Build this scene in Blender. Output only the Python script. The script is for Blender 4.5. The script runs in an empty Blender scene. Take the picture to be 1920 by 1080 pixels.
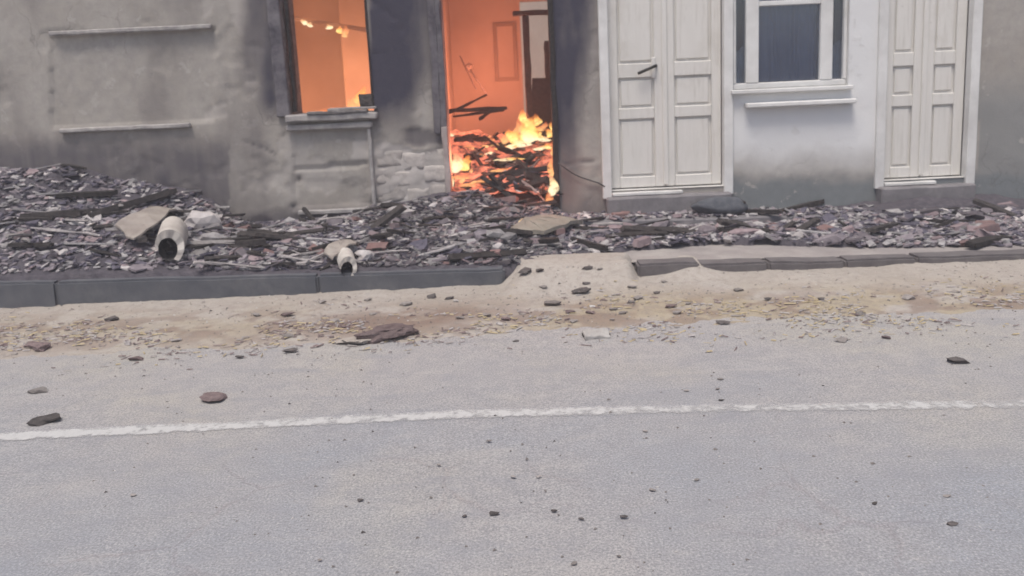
import bpy, bmesh, math, random
import numpy as np
from mathutils import Vector, Matrix, noise as mnoise

R = math.radians
random.seed(7)
rng = np.random.default_rng(7)
SC = bpy.context.scene
C = SC.collection

# ------------------------------------------------------------------ camera, sky, sun, exposure
F_PX, CX, CY = 1450.0, 960.0, 370.0          # focal length and principal point of the 1920x1080 frame
PITCH, ROLL, CAM_Z = 9.0, 2.6, 1.5
cam_data = bpy.data.cameras.new('camera')
cam = bpy.data.objects.new('camera', cam_data)
C.objects.link(cam)
cam_data.sensor_fit = 'HORIZONTAL'
cam_data.sensor_width = 36.0
cam_data.lens = 36.0 * F_PX / 1920.0
cam_data.shift_y = -(540.0 - CY) / 1920.0
cam_data.clip_start = 0.05
cam_data.clip_end = 500.0
CAM_ROT = (Matrix.Rotation(R(90 - PITCH), 3, 'X') @ Matrix.Rotation(R(-ROLL), 3, 'Z'))
cam.matrix_world = Matrix.Translation((0, 0, CAM_Z)) @ CAM_ROT.to_4x4()
cam_data.dof.use_dof = True
cam_data.dof.focus_distance = 2.6
cam_data.dof.aperture_fstop = 3.6
SC.camera = cam

SUN_EL, SUN_AZ = 68.0, 200.0                 # azimuth of the sun, clockwise from +Y
world = bpy.data.worlds.new('World')
SC.world = world
world.use_nodes = True
wn = world.node_tree.nodes
sky = wn.new('ShaderNodeTexSky')
sky.sky_type = 'NISHITA'
sky.sun_disc = False
sky.sun_elevation = R(SUN_EL)
sky.sun_rotation = R(SUN_AZ)
sky.air_density = 1.0
sky.dust_density = 4.0
sky.ozone_density = 1.0
bg = wn['Background']
bg.inputs['Strength'].default_value = 0.12
world.node_tree.links.new(sky.outputs[0], bg.inputs['Color'])

sun_data = bpy.data.lights.new('sun', 'SUN')
sun_data.energy = 2.2
sun_data.angle = R(22)
sun_data.color = (1.0, 0.94, 0.86)
sun = bpy.data.objects.new('sun', sun_data)
C.objects.link(sun)
az, el = R(SUN_AZ), R(SUN_EL)
sdir = Vector((math.sin(az) * math.cos(el), math.cos(az) * math.cos(el), math.sin(el)))
sun.rotation_euler = sdir.to_track_quat('Z', 'Y').to_euler()
sun.location = sdir * 30

SC.view_settings.view_transform = 'Standard'
SC.view_settings.look = 'None'
SC.view_settings.exposure = 0.27
SC.view_settings.gamma = 1.0
SC.view_settings.use_curve_mapping = False
SC.render.engine = 'CYCLES'
SC.cycles.max_bounces = 6
SC.cycles.volume_bounces = 1
SC.cycles.transparent_max_bounces = 12

# ------------------------------------------------------------------ survey: from a sighting in the photo to a point in the place
def ray(px, py):
    d = CAM_ROT @ Vector(((px - CX) / F_PX, -(py - CY) / F_PX, -1.0))
    return d
def onY(px, py, Y):                           # point at depth Y
    d = ray(px, py); t = Y / d.y
    return Vector((d.x * t, Y, CAM_Z + d.z * t))
def onZ(px, py, z=0.0):                       # point at height z
    d = ray(px, py); t = (z - CAM_Z) / d.z
    return Vector((d.x * t, d.y * t, z))
def FX(px, py=180): return onY(px, py, YF).x
def FZ(px, py): return onY(px, py, YF).z
INV = CAM_ROT.transposed()
def to_px(X, Y, Z):                           # numpy arrays allowed
    a = [[INV[i][j] for j in range(3)] for i in range(3)]
    dz = Z - CAM_Z
    x = a[0][0] * X + a[0][1] * Y + a[0][2] * dz
    y = a[1][0] * X + a[1][1] * Y + a[1][2] * dz
    z = a[2][0] * X + a[2][1] * Y + a[2][2] * dz
    return CX + F_PX * x / -z, CY - F_PX * y / -z

YF = 7.0          # front face of the house wall
YK = 5.34         # front face of the kerb
def walk_z(X): return 0.137 - 0.019 * X       # pavement falls slightly to the right

# ------------------------------------------------------------------ numpy noise
_perm = rng.random((64, 64))
def vnoise(x, y):
    x = np.asarray(x, float); y = np.asarray(y, float)
    xi = np.floor(x).astype(int); yi = np.floor(y).astype(int)
    fx = x - xi; fy = y - yi
    fx = fx * fx * (3 - 2 * fx); fy = fy * fy * (3 - 2 * fy)
    a = _perm[xi % 64, yi % 64]; b = _perm[(xi + 1) % 64, yi % 64]
    c = _perm[xi % 64, (yi + 1) % 64]; d = _perm[(xi + 1) % 64, (yi + 1) % 64]
    return (a * (1 - fx) + b * fx) * (1 - fy) + (c * (1 - fx) + d * fx) * fy
def fbm(x, y, o=4):
    s = 0; amp = 0.5; t = 0
    for i in range(o):
        s = s + amp * vnoise(x * 2 ** i + 17.3 * i, y * 2 ** i + 9.1 * i); t += amp; amp *= 0.5
    return s / t
def sstep(a, b, x):
    t = np.clip((x - a) / (b - a), 0, 1)
    return t * t * (3 - 2 * t)

# ------------------------------------------------------------------ materials
class NT:
    def __init__(s, name):
        s.m = bpy.data.materials.new(name); s.m.use_nodes = True
        s.t = s.m.node_tree; s.n = s.t.nodes; s.n.clear()
        s.out = s.n.new('ShaderNodeOutputMaterial')
    def new(s, typ, **kw):
        nd = s.n.new(typ)
        for k, v in kw.items():
            if k.startswith('i_'):
                key = k[2:]; key = int(key) if key.isdigit() else key.replace('_', ' ')
                nd.inputs[key].default_value = v
            else: setattr(nd, k, v)
        return nd
    def link(s, a, b): s.t.links.new(a, b)
    def pos(s): return s.new('ShaderNodeNewGeometry').outputs['Position']
    def noise(s, scale, detail=5, rough=0.6, vec=None, dist=0.0):
        nd = s.new('ShaderNodeTexNoise')
        nd.inputs['Scale'].default_value = scale; nd.inputs['Detail'].default_value = detail
        nd.inputs['Roughness'].default_value = rough; nd.inputs['Distortion'].default_value = dist
        if vec is not None: s.link(vec, nd.inputs['Vector'])
        return nd.outputs['Fac']
    def ramp(s, fac, stops):
        nd = s.new('ShaderNodeValToRGB'); e = nd.color_ramp.elements
        while len(e) < len(stops): e.new(0.5)
        for el_, (p, c) in zip(e, stops):
            el_.position = p; el_.color = c if len(c) == 4 else (*c, 1)
        s.link(fac, nd.inputs[0]); return nd.outputs[0]
    def mix(s, fac, a, b, typ='MIX'):
        nd = s.new('ShaderNodeMix', data_type='RGBA', blend_type=typ)
        for sock, v in ((nd.inputs[0], fac), (nd.inputs[6], a), (nd.inputs[7], b)):
            if hasattr(v, 'is_linked'): s.link(v, sock)
            elif isinstance(v, (int, float)): sock.default_value = v
            else: sock.default_value = (*v, 1) if len(v) == 3 else v
        return nd.outputs[2]
    def math(s, op, a, b=0.0, clamp=False):
        nd = s.new('ShaderNodeMath', operation=op, use_clamp=clamp)
        for sock, v in ((nd.inputs[0], a), (nd.inputs[1], b)):
            if hasattr(v, 'is_linked'): s.link(v, sock)
            else: sock.default_value = v
        return nd.outputs[0]
    def attr(s, name): return s.new('ShaderNodeAttribute', attribute_name=name).outputs['Fac']
    def done(s, col, rough=0.9, height=None, bump=0.3, dist=0.01, spec=0.3, metal=0.0):
        p = s.new('ShaderNodeBsdfPrincipled')
        if hasattr(col, 'is_linked'): s.link(col, p.inputs['Base Color'])
        else: p.inputs['Base Color'].default_value = (*col, 1)
        if hasattr(rough, 'is_linked'): s.link(rough, p.inputs['Roughness'])
        else: p.inputs['Roughness'].default_value = rough
        p.inputs['Specular IOR Level'].default_value = spec
        p.inputs['Metallic'].default_value = metal
        if height is not None:
            b = s.new('ShaderNodeBump'); b.inputs['Strength'].default_value = bump
            b.inputs['Distance'].default_value = dist
            s.link(height, b.inputs['Height']); s.link(b.outputs[0], p.inputs['Normal'])
        s.link(p.outputs[0], s.out.inputs[0]); s.p = p
        return s.m

def simple(name, c1, c2, scale=12.0, rough=0.9, bump=0.4, dist=0.006, rand=0.0, spec=0.25, metal=0.0, dirt=None, dirt_amt=0.5, coords='pos'):
    n = NT(name)
    v = n.pos() if coords == 'pos' else n.new('ShaderNodeTexCoord').outputs['Object']
    f = n.noise(scale, 6, 0.65, v)
    col = n.mix(n.ramp(f, [(0.32, (0, 0, 0)), (0.68, (1, 1, 1))]), c1, c2)
    if dirt:
        g = n.ramp(n.noise(scale * 0.35, 4, 0.6, v), [(0.5 - 0.2 * dirt_amt, (0, 0, 0)), (0.75, (1, 1, 1))])
        col = n.mix(n.math('MULTIPLY', g, dirt_amt), col, dirt)
    if rand:
        oi = n.new('ShaderNodeObjectInfo').outputs['Random']
        hv = n.new('ShaderNodeHueSaturation')
        k = n.math('ADD', n.math('MULTIPLY', oi, 2 * rand), 1.0 - rand)
        n.link(k, hv.inputs['Value']); n.link(col, hv.inputs['Color']); col = hv.outputs[0]
    return n.done(col, rough, n.noise(scale * 4, 5, 0.7, v), bump, dist, spec, metal)

M = {}
def build_materials():
    # plaster of the street wall; soot (plus painted recess shade), bare, paint are stains carried by the wall itself
    n = NT('sooty_plaster'); v = n.pos()
    f1 = n.noise(2.2, 6, 0.62, v); f2 = n.noise(14, 6, 0.7, v)
    col = n.mix(n.ramp(f1, [(0.3, (0, 0, 0)), (0.7, (1, 1, 1))]), (0.30, 0.275, 0.245), (0.37, 0.345, 0.315))
    col = n.mix(n.ramp(f2, [(0.42, (0, 0, 0)), (0.72, (0.55, 0.55, 0.55))]), col, (0.235, 0.22, 0.215))
    bare = n.attr('bare')
    col = n.mix(bare, col, n.mix(f2, (0.42, 0.39, 0.37), (0.54, 0.505, 0.48)))
    col = n.mix(n.attr('paint'), col, n.mix(f1, (0.62, 0.62, 0.615), (0.70, 0.70, 0.70)))
    col = n.mix(n.attr('damp'), col, n.mix(f2, (0.13, 0.145, 0.155), (0.21, 0.225, 0.23)))
    chip = n.ramp(n.noise(5.5, 9, 0.68, v, 0.3), [(0.615, (0, 0, 0)), (0.63, (1, 1, 1))])
    col = n.mix(n.math('MULTIPLY', chip, n.math('SUBTRACT', 0.55, n.math('MULTIPLY', n.attr('paint'), 0.35))), col, n.mix(f2, (0.36, 0.335, 0.31), (0.47, 0.44, 0.41)))
    nzw = n.new('ShaderNodeTexNoise'); nzw.inputs['Scale'].default_value = 3.0; nzw.inputs['Detail'].default_value = 8; n.link(v, nzw.inputs['Vector'])
    wsc = n.new('ShaderNodeVectorMath', operation='SCALE'); wsc.inputs['Scale'].default_value = 0.5; n.link(nzw.outputs['Color'], wsc.inputs[0])
    wad = n.new('ShaderNodeVectorMath', operation='ADD'); n.link(v, wad.inputs[0]); n.link(wsc.outputs[0], wad.inputs[1])
    vo = n.new('ShaderNodeTexVoronoi', feature='DISTANCE_TO_EDGE'); vo.inputs['Scale'].default_value = 1.5; n.link(wad.outputs[0], vo.inputs['Vector'])
    crk = n.math('MULTIPLY', n.ramp(vo.outputs['Distance'], [(0.0, (1, 1, 1)), (0.010, (0, 0, 0))]), n.ramp(n.noise(1.7, 3, 0.5, v), [(0.46, (0, 0, 0)), (0.62, (0.42, 0.42, 0.42))]))
    crk = n.math('MULTIPLY', crk, n.math('SUBTRACT', 1.0, n.attr('paint'), True))
    col = n.mix(crk, col, (0.10, 0.092, 0.088))
    st = n.math('MULTIPLY', n.attr('soot_shade'), n.math('ADD', n.math('MULTIPLY', f1, 0.4), 0.88), True)
    col = n.mix(n.math('MULTIPLY', n.math('SQRT', st), 0.5), col, (0.17, 0.145, 0.13))
    col = n.mix(st, col, n.mix(f2, (0.036, 0.036, 0.056), (0.062, 0.058, 0.078)))
    n_h = n.math('SUBTRACT', n.math('ADD', n.noise(60, 5, 0.7, v), n.math('MULTIPLY', f2, 1.2)), n.math('MULTIPLY', n.math('ADD', chip, crk), 0.9))
    M['plaster'] = n.done(col, 0.92, n_h, 0.35, 0.006, 0.2)
    # light interior plaster, burnt
    M['inner'] = simple('room_plaster', (0.50, 0.46, 0.43), (0.58, 0.54, 0.50), 1.6, 0.95, 0.3, dirt=(0.20, 0.16, 0.145), dirt_amt=0.7)
    M['inner_dark'] = simple('smoked_plaster', (0.24, 0.20, 0.18), (0.32, 0.27, 0.24), 3.0, 0.95, 0.3)
    M['stone'] = simple('masonry_stone', (0.36, 0.33, 0.31), (0.5, 0.46, 0.43), 9, 0.95, 0.6, 0.012, rand=0.18)
    M['sill'] = simple('grey_sill_plaster', (0.28, 0.26, 0.25), (0.42, 0.40, 0.385), 16, 0.9, 0.5, dirt=(0.12, 0.11, 0.12), dirt_amt=0.5)
    M['old_wood'] = simple('weathered_wood', (0.15, 0.135, 0.13), (0.30, 0.28, 0.275), 26, 0.9, 0.6, dirt=(0.05, 0.045, 0.05), dirt_amt=0.7)
    M['scorched'] = simple('scorched_frame_wood', (0.06, 0.055, 0.068), (0.14, 0.13, 0.145), 12, 0.9, 0.7, 0.01, dirt=(0.30, 0.28, 0.28), dirt_amt=0.45)
    M['char'] = simple('charred_wood', (0.018, 0.016, 0.017), (0.06, 0.052, 0.05), 30, 0.85, 0.8, 0.01, rand=0.35)
    M['pale_jamb'] = simple('scorched_jamb_paint', (0.36, 0.30, 0.28), (0.46, 0.40, 0.38), 14, 0.9, 0.5, dirt=(0.12, 0.09, 0.09), dirt_amt=0.6)
    # cream paint with vertical streaks
    n = NT('cream_paint'); v = n.pos()
    mp = n.new('ShaderNodeMapping'); mp.inputs['Scale'].default_value = (16, 16, 1.2); n.link(v, mp.inputs['Vector'])
    f = n.noise(1.0, 5, 0.6, mp.outputs[0]); g = n.noise(3.2, 5, 0.65, v)
    col = n.mix(f, (0.58, 0.56, 0.525), (0.67, 0.65, 0.615))
    col = n.mix(n.ramp(g, [(0.55, (0, 0, 0)), (0.8, (0.5, 0.5, 0.5))]), col, (0.45, 0.42, 0.37))
    gr_ = n.noise(2.2, 6, 0.75, mp.outputs[0], 0.4); col = n.mix(n.ramp(gr_, [(0.52, (0, 0, 0)), (0.78, (0.6, 0.6, 0.6))]), col, (0.36, 0.33, 0.285))
    ch_ = n.noise(26, 5, 0.75, v); col = n.mix(n.ramp(ch_, [(0.66, (0, 0, 0)), (0.70, (0.7, 0.7, 0.7))]), col, (0.30, 0.28, 0.26))
    M['cream'] = n.done(col, 0.6, n.noise(40, 4, 0.6, mp.outputs[0]), 0.18, 0.004, 0.35)
    M['white'] = simple('white_frame_paint', (0.60, 0.595, 0.58), (0.70, 0.695, 0.68), 8, 0.55, 0.2, dirt=(0.38, 0.365, 0.35), dirt_amt=0.5)
    M['curtain'] = simple('net_curtain', (0.62, 0.62, 0.63), (0.74, 0.74, 0.75), 10, 0.95, 0.2)
    M['iron'] = simple('dark_iron', (0.03, 0.03, 0.03), (0.07, 0.068, 0.06), 30, 0.55, 0.3, metal=0.5)
    n = NT('window_glass')
    gl = n.new('ShaderNodeBsdfGlossy'); gl.inputs['Roughness'].default_value = 0.03
    gl.inputs['Color'].default_value = (0.9, 0.93, 1, 1)
    tr = n.new('ShaderNodeBsdfTransparent'); tr.inputs['Color'].default_value = (0.72, 0.78, 0.84, 1)
    fr = n.new('ShaderNodeFresnel'); fr.inputs['IOR'].default_value = 1.6
    mx = n.new('ShaderNodeMixShader')
    n.link(n.math('ADD', fr.outputs[0], 0.06, True), mx.inputs[0]); n.link(tr.outputs[0], mx.inputs[1]); n.link(gl.outputs[0], mx.inputs[2])
    n.link(mx.outputs[0], n.out.inputs[0]); M['glass'] = n.m
    M['pane_sheen'] = simple('blue_grey_pane_sheen', (0.34, 0.38, 0.50), (0.42, 0.46, 0.58), 5, 0.9, 0.1)  # colour of the sky reflected in the pane, painted on a sheet
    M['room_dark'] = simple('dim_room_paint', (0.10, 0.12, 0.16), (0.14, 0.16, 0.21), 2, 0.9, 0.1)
    M['step'] = simple('step_concrete', (0.155, 0.148, 0.155), (0.235, 0.222, 0.228), 10, 0.95, 0.5, dirt=(0.12, 0.115, 0.125), dirt_amt=0.6)
    M['kerb'] = simple('kerb_concrete', (0.082, 0.087, 0.10), (0.135, 0.136, 0.145), 7, 0.9, 0.5, dirt=(0.075, 0.08, 0.095), dirt_amt=0.7)
    M['kerb_warm'] = simple('kerb_concrete_warm', (0.105, 0.095, 0.098), (0.16, 0.147, 0.147), 8, 0.9, 0.5, dirt=(0.09, 0.082, 0.085), dirt_amt=0.6)
    M['pave'] = simple('pavement_dust', (0.27, 0.245, 0.235), (0.36, 0.335, 0.315), 5, 0.95, 0.5, dirt=(0.17, 0.15, 0.16), dirt_amt=0.6)
    # asphalt: pale and worn, cracked nearer the middle of the road
    n = NT('worn_asphalt'); v = n.pos()
    a = n.noise(0.7, 5, 0.6, v); b = n.noise(9, 6, 0.7, v); c = n.noise(120, 3, 0.7, v)
    col = n.mix(n.ramp(a, [(0.35, (0, 0, 0)), (0.65, (1, 1, 1))]), (0.272, 0.286, 0.312), (0.355, 0.335, 0.32))
    sp = n.new('ShaderNodeSeparateXYZ'); n.link(v, sp.inputs[0])
    edge = n.math('ADD', sp.outputs[1], n.math('MULTIPLY', a, 1.2))
    dust = n.ramp(n.math('DIVIDE', edge, 6.0), [(0.58, (0, 0, 0)), (0.86, (1, 1, 1))])
    col = n.mix(dust, col, (0.385, 0.36, 0.342))
    tan = n.ramp(n.noise(0.75, 3, 0.5, v, 0.6), [(0.52, (0, 0, 0)), (0.72, (0.75, 0.75, 0.75))])
    col = n.mix(tan, col, (0.41, 0.378, 0.315))
    col = n.mix(n.ramp(b, [(0.35, (0.45, 0.55, 0.55)), (0.6, (0, 0, 0))]), col, (0.25, 0.25, 0.262))
    col = n.mix(n.ramp(c, [(0.40, (0.75, 0.75, 0.75)), (0.52, (0, 0, 0))]), col, (0.19, 0.19, 0.20))
    col = n.mix(n.ramp(c, [(0.56, (0, 0, 0)), (0.68, (0.8, 0.8, 0.8))]), col, (0.43, 0.42, 0.41))
    mp = n.new('ShaderNodeMapping'); mp.inputs['Scale'].default_value = (1.3, 4.5, 1); n.link(v, mp.inputs['Vector'])
    stn = n.noise(1.6, 6, 0.7, mp.outputs[0], 0.5)
    col = n.mix(n.ramp(stn, [(0.30, (0.5, 0.5, 0.5)), (0.48, (0, 0, 0))]), col, (0.235, 0.24, 0.262))
    col = n.mix(n.ramp(stn, [(0.56, (0, 0, 0)), (0.75, (0.5, 0.5, 0.5))]), col, (0.40, 0.378, 0.36))
    wv = n.new('ShaderNodeVectorMath', operation='ADD'); n.link(v, wv.inputs[0])
    nz = n.new('ShaderNodeTexNoise'); nz.inputs['Scale'].default_value = 2.3; nz.inputs['Detail'].default_value = 6
    n.link(v, nz.inputs['Vector'])
    sc2 = n.new('ShaderNodeVectorMath', operation='SCALE'); sc2.inputs['Scale'].default_value = 0.42
    n.link(nz.outputs['Color'], sc2.inputs[0]); n.link(sc2.outputs[0], wv.inputs[1])
    vo = n.new('ShaderNodeTexVoronoi', feature='DISTANCE_TO_EDGE'); vo.inputs['Scale'].default_value = 1.55
    n.link(wv.outputs[0], vo.inputs['Vector'])
    crack = n.ramp(vo.outputs['Distance'], [(0.0, (1, 1, 1)), (0.022, (0, 0, 0))])
    near = n.ramp(n.math('DIVIDE', sp.outputs[1], 6.0), [(0.45, (1, 1, 1)), (0.56, (0, 0, 0))])
    gap = n.ramp(n.noise(1.4, 3, 0.5, v), [(0.42, (0, 0, 0)), (0.58, (1, 1, 1))])
    crack = n.math('MULTIPLY', n.math('MULTIPLY', crack, near), gap)
    col = n.mix(n.math('MULTIPLY', crack, 0.15), col, (0.16, 0.108, 0.112))
    h = n.math('SUBTRACT', n.math('ADD', n.math('MULTIPLY', c, 0.5), b), n.math('MULTIPLY', crack, 0.4))
    M['asphalt'] = n.done(col, 0.93, h, 0.5, 0.008, 0.2)
    # worn road paint
    n = NT('worn_road_paint'); v = n.pos()
    b = n.noise(16, 6, 0.75, v); e = n.attr('wear')
    k = n.ramp(n.math('ADD', b, e), [(0.52, (0, 0, 0)), (0.80, (0.92, 0.92, 0.92))])
    col = n.mix(n.noise(40, 4, 0.6, v), (0.44, 0.437, 0.43), (0.54, 0.537, 0.53))
    p = n.done(col, 0.85, n.noise(90, 3, 0.7, v), 0.3, 0.004)
    tr = n.new('ShaderNodeBsdfTransparent'); mx = n.new('ShaderNodeMixShader')
    n.link(k, mx.inputs[0]); n.link(tr.outputs[0], mx.inputs[1]); n.link(n.p.outputs[0], mx.inputs[2])
    n.link(mx.outputs[0], n.out.inputs[0]); M['paint'] = n.m
    # sandy dirt at the road edge
    n = NT('sandy_dirt'); v = n.pos()
    a = n.noise(1.6, 5, 0.6, v, 0.4); b = n.noise(22, 6, 0.75, v); c = n.noise(150, 3, 0.6, v)
    col = n.mix(n.ramp(a, [(0.36, (0, 0, 0)), (0.66, (1, 1, 1))]), (0.36, 0.325, 0.29), (0.39, 0.358, 0.325))
    col = n.mix(n.attr('straw'), col, n.mix(b, (0.27, 0.222, 0.155), (0.40, 0.348, 0.262)))
    col = n.mix(n.attr('brown'), col, n.mix(b, (0.15, 0.105, 0.085), (0.29, 0.225, 0.185)))
    col = n.mix(n.ramp(b, [(0.34, (0.6, 0.6, 0.6)), (0.52, (0, 0, 0))]), col, (0.25, 0.222, 0.20))
    col = n.mix(n.ramp(c, [(0.6, (0, 0, 0)), (0.75, (0.5, 0.5, 0.5))]), col, (0.46, 0.43, 0.40))
    M['dirt'] = n.done(col, 0.97, n.math('ADD', b, n.math('MULTIPLY', c, 0.5)), 0.6, 0.012, 0.1)
    M['ash_ground'] = simple('ash_ground', (0.055, 0.05, 0.062), (0.12, 0.11, 0.125), 18, 0.97, 0.8, 0.02, dirt=(0.09, 0.08, 0.095), dirt_amt=0.5)
    # debris
    M['slate'] = simple('purple_grey_shard', (0.11, 0.095, 0.108), (0.20, 0.178, 0.192), 16, 0.9, 0.5, rand=0.45)
    M['ash'] = simple('ash_grey_shard', (0.16, 0.153, 0.158), (0.31, 0.297, 0.297), 16, 0.95, 0.5, rand=0.35)
    M['pale'] = simple('pale_plaster_lump', (0.36, 0.335, 0.33), (0.5, 0.47, 0.46), 14, 0.95, 0.6, rand=0.18, dirt=(0.25, 0.23, 0.24), dirt_amt=0.5)
    M['dark'] = simple('sooty_shard', (0.045, 0.042, 0.06), (0.10, 0.092, 0.115), 20, 0.9, 0.6, rand=0.4)
    M['brick'] = simple('broken_brick', (0.16, 0.095, 0.09), (0.24, 0.15, 0.14), 18, 0.95, 0.6, rand=0.3, dirt=(0.16, 0.135, 0.145), dirt_amt=0.7)
    M['mauve'] = simple('dusty_mauve_tile', (0.175, 0.13, 0.14), (0.26, 0.21, 0.218), 18, 0.95, 0.5, rand=0.25)
    M['lath'] = simple('grey_lath', (0.24, 0.22, 0.22), (0.38, 0.355, 0.345), 30, 0.9, 0.6, rand=0.35)
    M['sheet'] = simple('scorched_sheet', (0.25, 0.215, 0.19), (0.36, 0.325, 0.29), 9, 0.8, 0.4, dirt=(0.13, 0.11, 0.115), dirt_amt=0.5)
    M['tan_slab'] = simple('tan_render_slab', (0.20, 0.18, 0.15), (0.29, 0.265, 0.225), 9, 0.95, 0.6, 0.012, dirt=(0.14, 0.125, 0.115), dirt_amt=0.6)
    M['pipe'] = simple('white_pipe', (0.50, 0.47, 0.43), (0.62, 0.59, 0.55), 12, 0.75, 0.4, dirt=(0.24, 0.20, 0.175), dirt_amt=0.65)
    M['pipe_in'] = simple('black_pipe_bore', (0.03, 0.028, 0.03), (0.07, 0.065, 0.065), 15, 0.9, 0.3)  # bore coloured near black all through
    M['orange'] = simple('orange_terracotta', (0.46, 0.19, 0.115), (0.58, 0.29, 0.19), 18, 0.9, 0.5)
    M['sack'] = simple('dark_sacking', (0.055, 0.062, 0.075), (0.11, 0.115, 0.13), 18, 0.85, 0.6, 0.01)
    M['clod'] = simple('brown_clod', (0.13, 0.095, 0.095), (0.24, 0.185, 0.18), 22, 0.95, 0.8, 0.015, rand=0.2)
    M['carton'] = simple('dirty_carton', (0.36, 0.345, 0.33), (0.47, 0.455, 0.44), 18, 0.9, 0.4, dirt=(0.22, 0.2, 0.18), dirt_amt=0.6)
    M['straw'] = simple('dry_straw', (0.33, 0.265, 0.16), (0.46, 0.385, 0.25), 30, 0.9, 0.4)
    M['rock'] = simple('road_stone', (0.19, 0.17, 0.16), (0.30, 0.275, 0.26), 30, 0.95, 0.6, rand=0.3)
    M['rock_dark'] = simple('dark_road_stone', (0.06, 0.054, 0.054), (0.13, 0.115, 0.11), 30, 0.95, 0.6, rand=0.3)
    M['rock_pale'] = simple('pale_road_stone', (0.40, 0.38, 0.37), (0.54, 0.52, 0.5), 20, 0.9, 0.5)
    M['yard'] = simple('yard_wall_paint', (0.60, 0.56, 0.50), (0.68, 0.64, 0.58), 3, 0.95, 0.3, dirt=(0.42, 0.38, 0.34), dirt_amt=0.4)
    M['cable'] = simple('black_cable', (0.03, 0.03, 0.032), (0.055, 0.055, 0.06), 30, 0.6, 0.1)
    # embers: charcoal that glows in its hot cracks
    def ember(name, hot, lo, hi, strength):
        n = NT(name); v = n.pos()
        f = n.noise(9, 6, 0.7, v); col = n.mix(f, (0.03, 0.024, 0.024), (0.10, 0.075, 0.075))
        m_ = n.done(col, 0.9, n.noise(40, 5, 0.7, v), 0.6, 0.01)
        g = n.ramp(f, [(lo, (0, 0, 0)), (hi, (1, 1, 1))])
        n.p.inputs['Emission Color'].default_value = (*hot, 1)
        n.link(n.math('MULTIPLY', g, strength), n.p.inputs['Emission Strength'])
        return m_
    M['ember'] = ember('glowing_embers', (1.0, 0.24, 0.13), 0.40, 0.64, 1.1)
    M['ember_hot'] = ember('hot_embers', (1.0, 0.42, 0.16), 0.36, 0.60, 1.6)
    # flame: thin, see-through at its rim, yellow at the root and orange at the tip
    def flame(name, stops, strength, soft):
        n = NT(name); tc = n.new('ShaderNodeTexCoord')
        sp = n.new('ShaderNodeSeparateXYZ'); n.link(tc.outputs['Generated'], sp.inputs[0])
        w = n.noise(7, 4, 0.6, n.pos(), 0.8)
        t = n.math('ADD', sp.outputs[2], n.math('MULTIPLY', n.math('SUBTRACT', w, 0.5), 0.55), True)
        em = n.new('ShaderNodeEmission'); em.inputs['Strength'].default_value = strength
        n.link(n.ramp(t, stops), em.inputs['Color'])
        lw = n.new('ShaderNodeLayerWeight'); lw.inputs['Blend'].default_value = 0.5
        core = n.math('POWER', n.math('SUBTRACT', 1.0, lw.outputs['Facing'], True), soft)
        fade = n.ramp(t, [(0.45, (1, 1, 1)), (0.98, (0.12, 0.12, 0.12))])
        hole = n.ramp(n.noise(16, 5, 0.7, n.pos(), 1.2), [(0.36, (0.03, 0.03, 0.03)), (0.56, (1, 1, 1))])
        al = n.math('MULTIPLY', n.math('MULTIPLY', core, fade), hole)
        tr = n.new('ShaderNodeBsdfTransparent'); mx = n.new('ShaderNodeMixShader')
        n.link(al, mx.inputs[0]); n.link(tr.outputs[0], mx.inputs[1]); n.link(em.outputs[0], mx.inputs[2])
        n.link(mx.outputs[0], n.out.inputs[0]); return n.m
    M['flame'] = flame('yellow_flame', [(0.0, (1, 0.52, 0.14)), (0.3, (1, 0.66, 0.22)), (0.6, (1, 0.42, 0.10)), (1.0, (0.85, 0.18, 0.05))], 1.5, 0.8)
    M['flame_orange'] = flame('orange_flame', [(0.0, (1, 0.55, 0.22)), (0.35, (1, 0.42, 0.16)), (1.0, (0.85, 0.2, 0.08))], 1.1, 0.9)
    M['flame_pale'] = flame('pale_flame', [(0.0, (1, 0.80, 0.52)), (0.5, (1, 0.72, 0.40)), (1.0, (1, 0.5, 0.2))], 1.35, 0.7)
build_materials()

# ------------------------------------------------------------------ object helpers
def link(o, parent=None):
    C.objects.link(o)
    if parent is not None: o.parent = parent
    return o
def tag(o, label=None, cat=None, group=None, kind=None):
    if label: o['label'] = label
    if cat: o['category'] = cat
    if group: o['group'] = group
    if kind: o['kind'] = kind
    return o
def mobj(name, me, parent=None, loc=None, rot=None, scale=None):
    o = bpy.data.objects.new(name, me)
    if loc is not None: o.location = loc
    if rot is not None: o.rotation_euler = rot
    if scale is not None: o.scale = scale
    return link(o, parent)
def bm_mesh(name, bm, mat, smooth=False):
    me = bpy.data.meshes.new(name)
    bmesh.ops.recalc_face_normals(bm, faces=bm.faces[:])
    bm.to_mesh(me); bm.free()
    for m_ in (mat if isinstance(mat, (list, tuple)) else [mat]): me.materials.append(m_)
    if smooth: me.polygons.foreach_set('use_smooth', [True] * len(me.polygons))
    return me
def empty(name, loc=(0, 0, 0), parent=None):
    o = bpy.data.objects.new(name, None); o.location = loc; o.empty_display_size = 0.1
    return link(o, parent)
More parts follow.
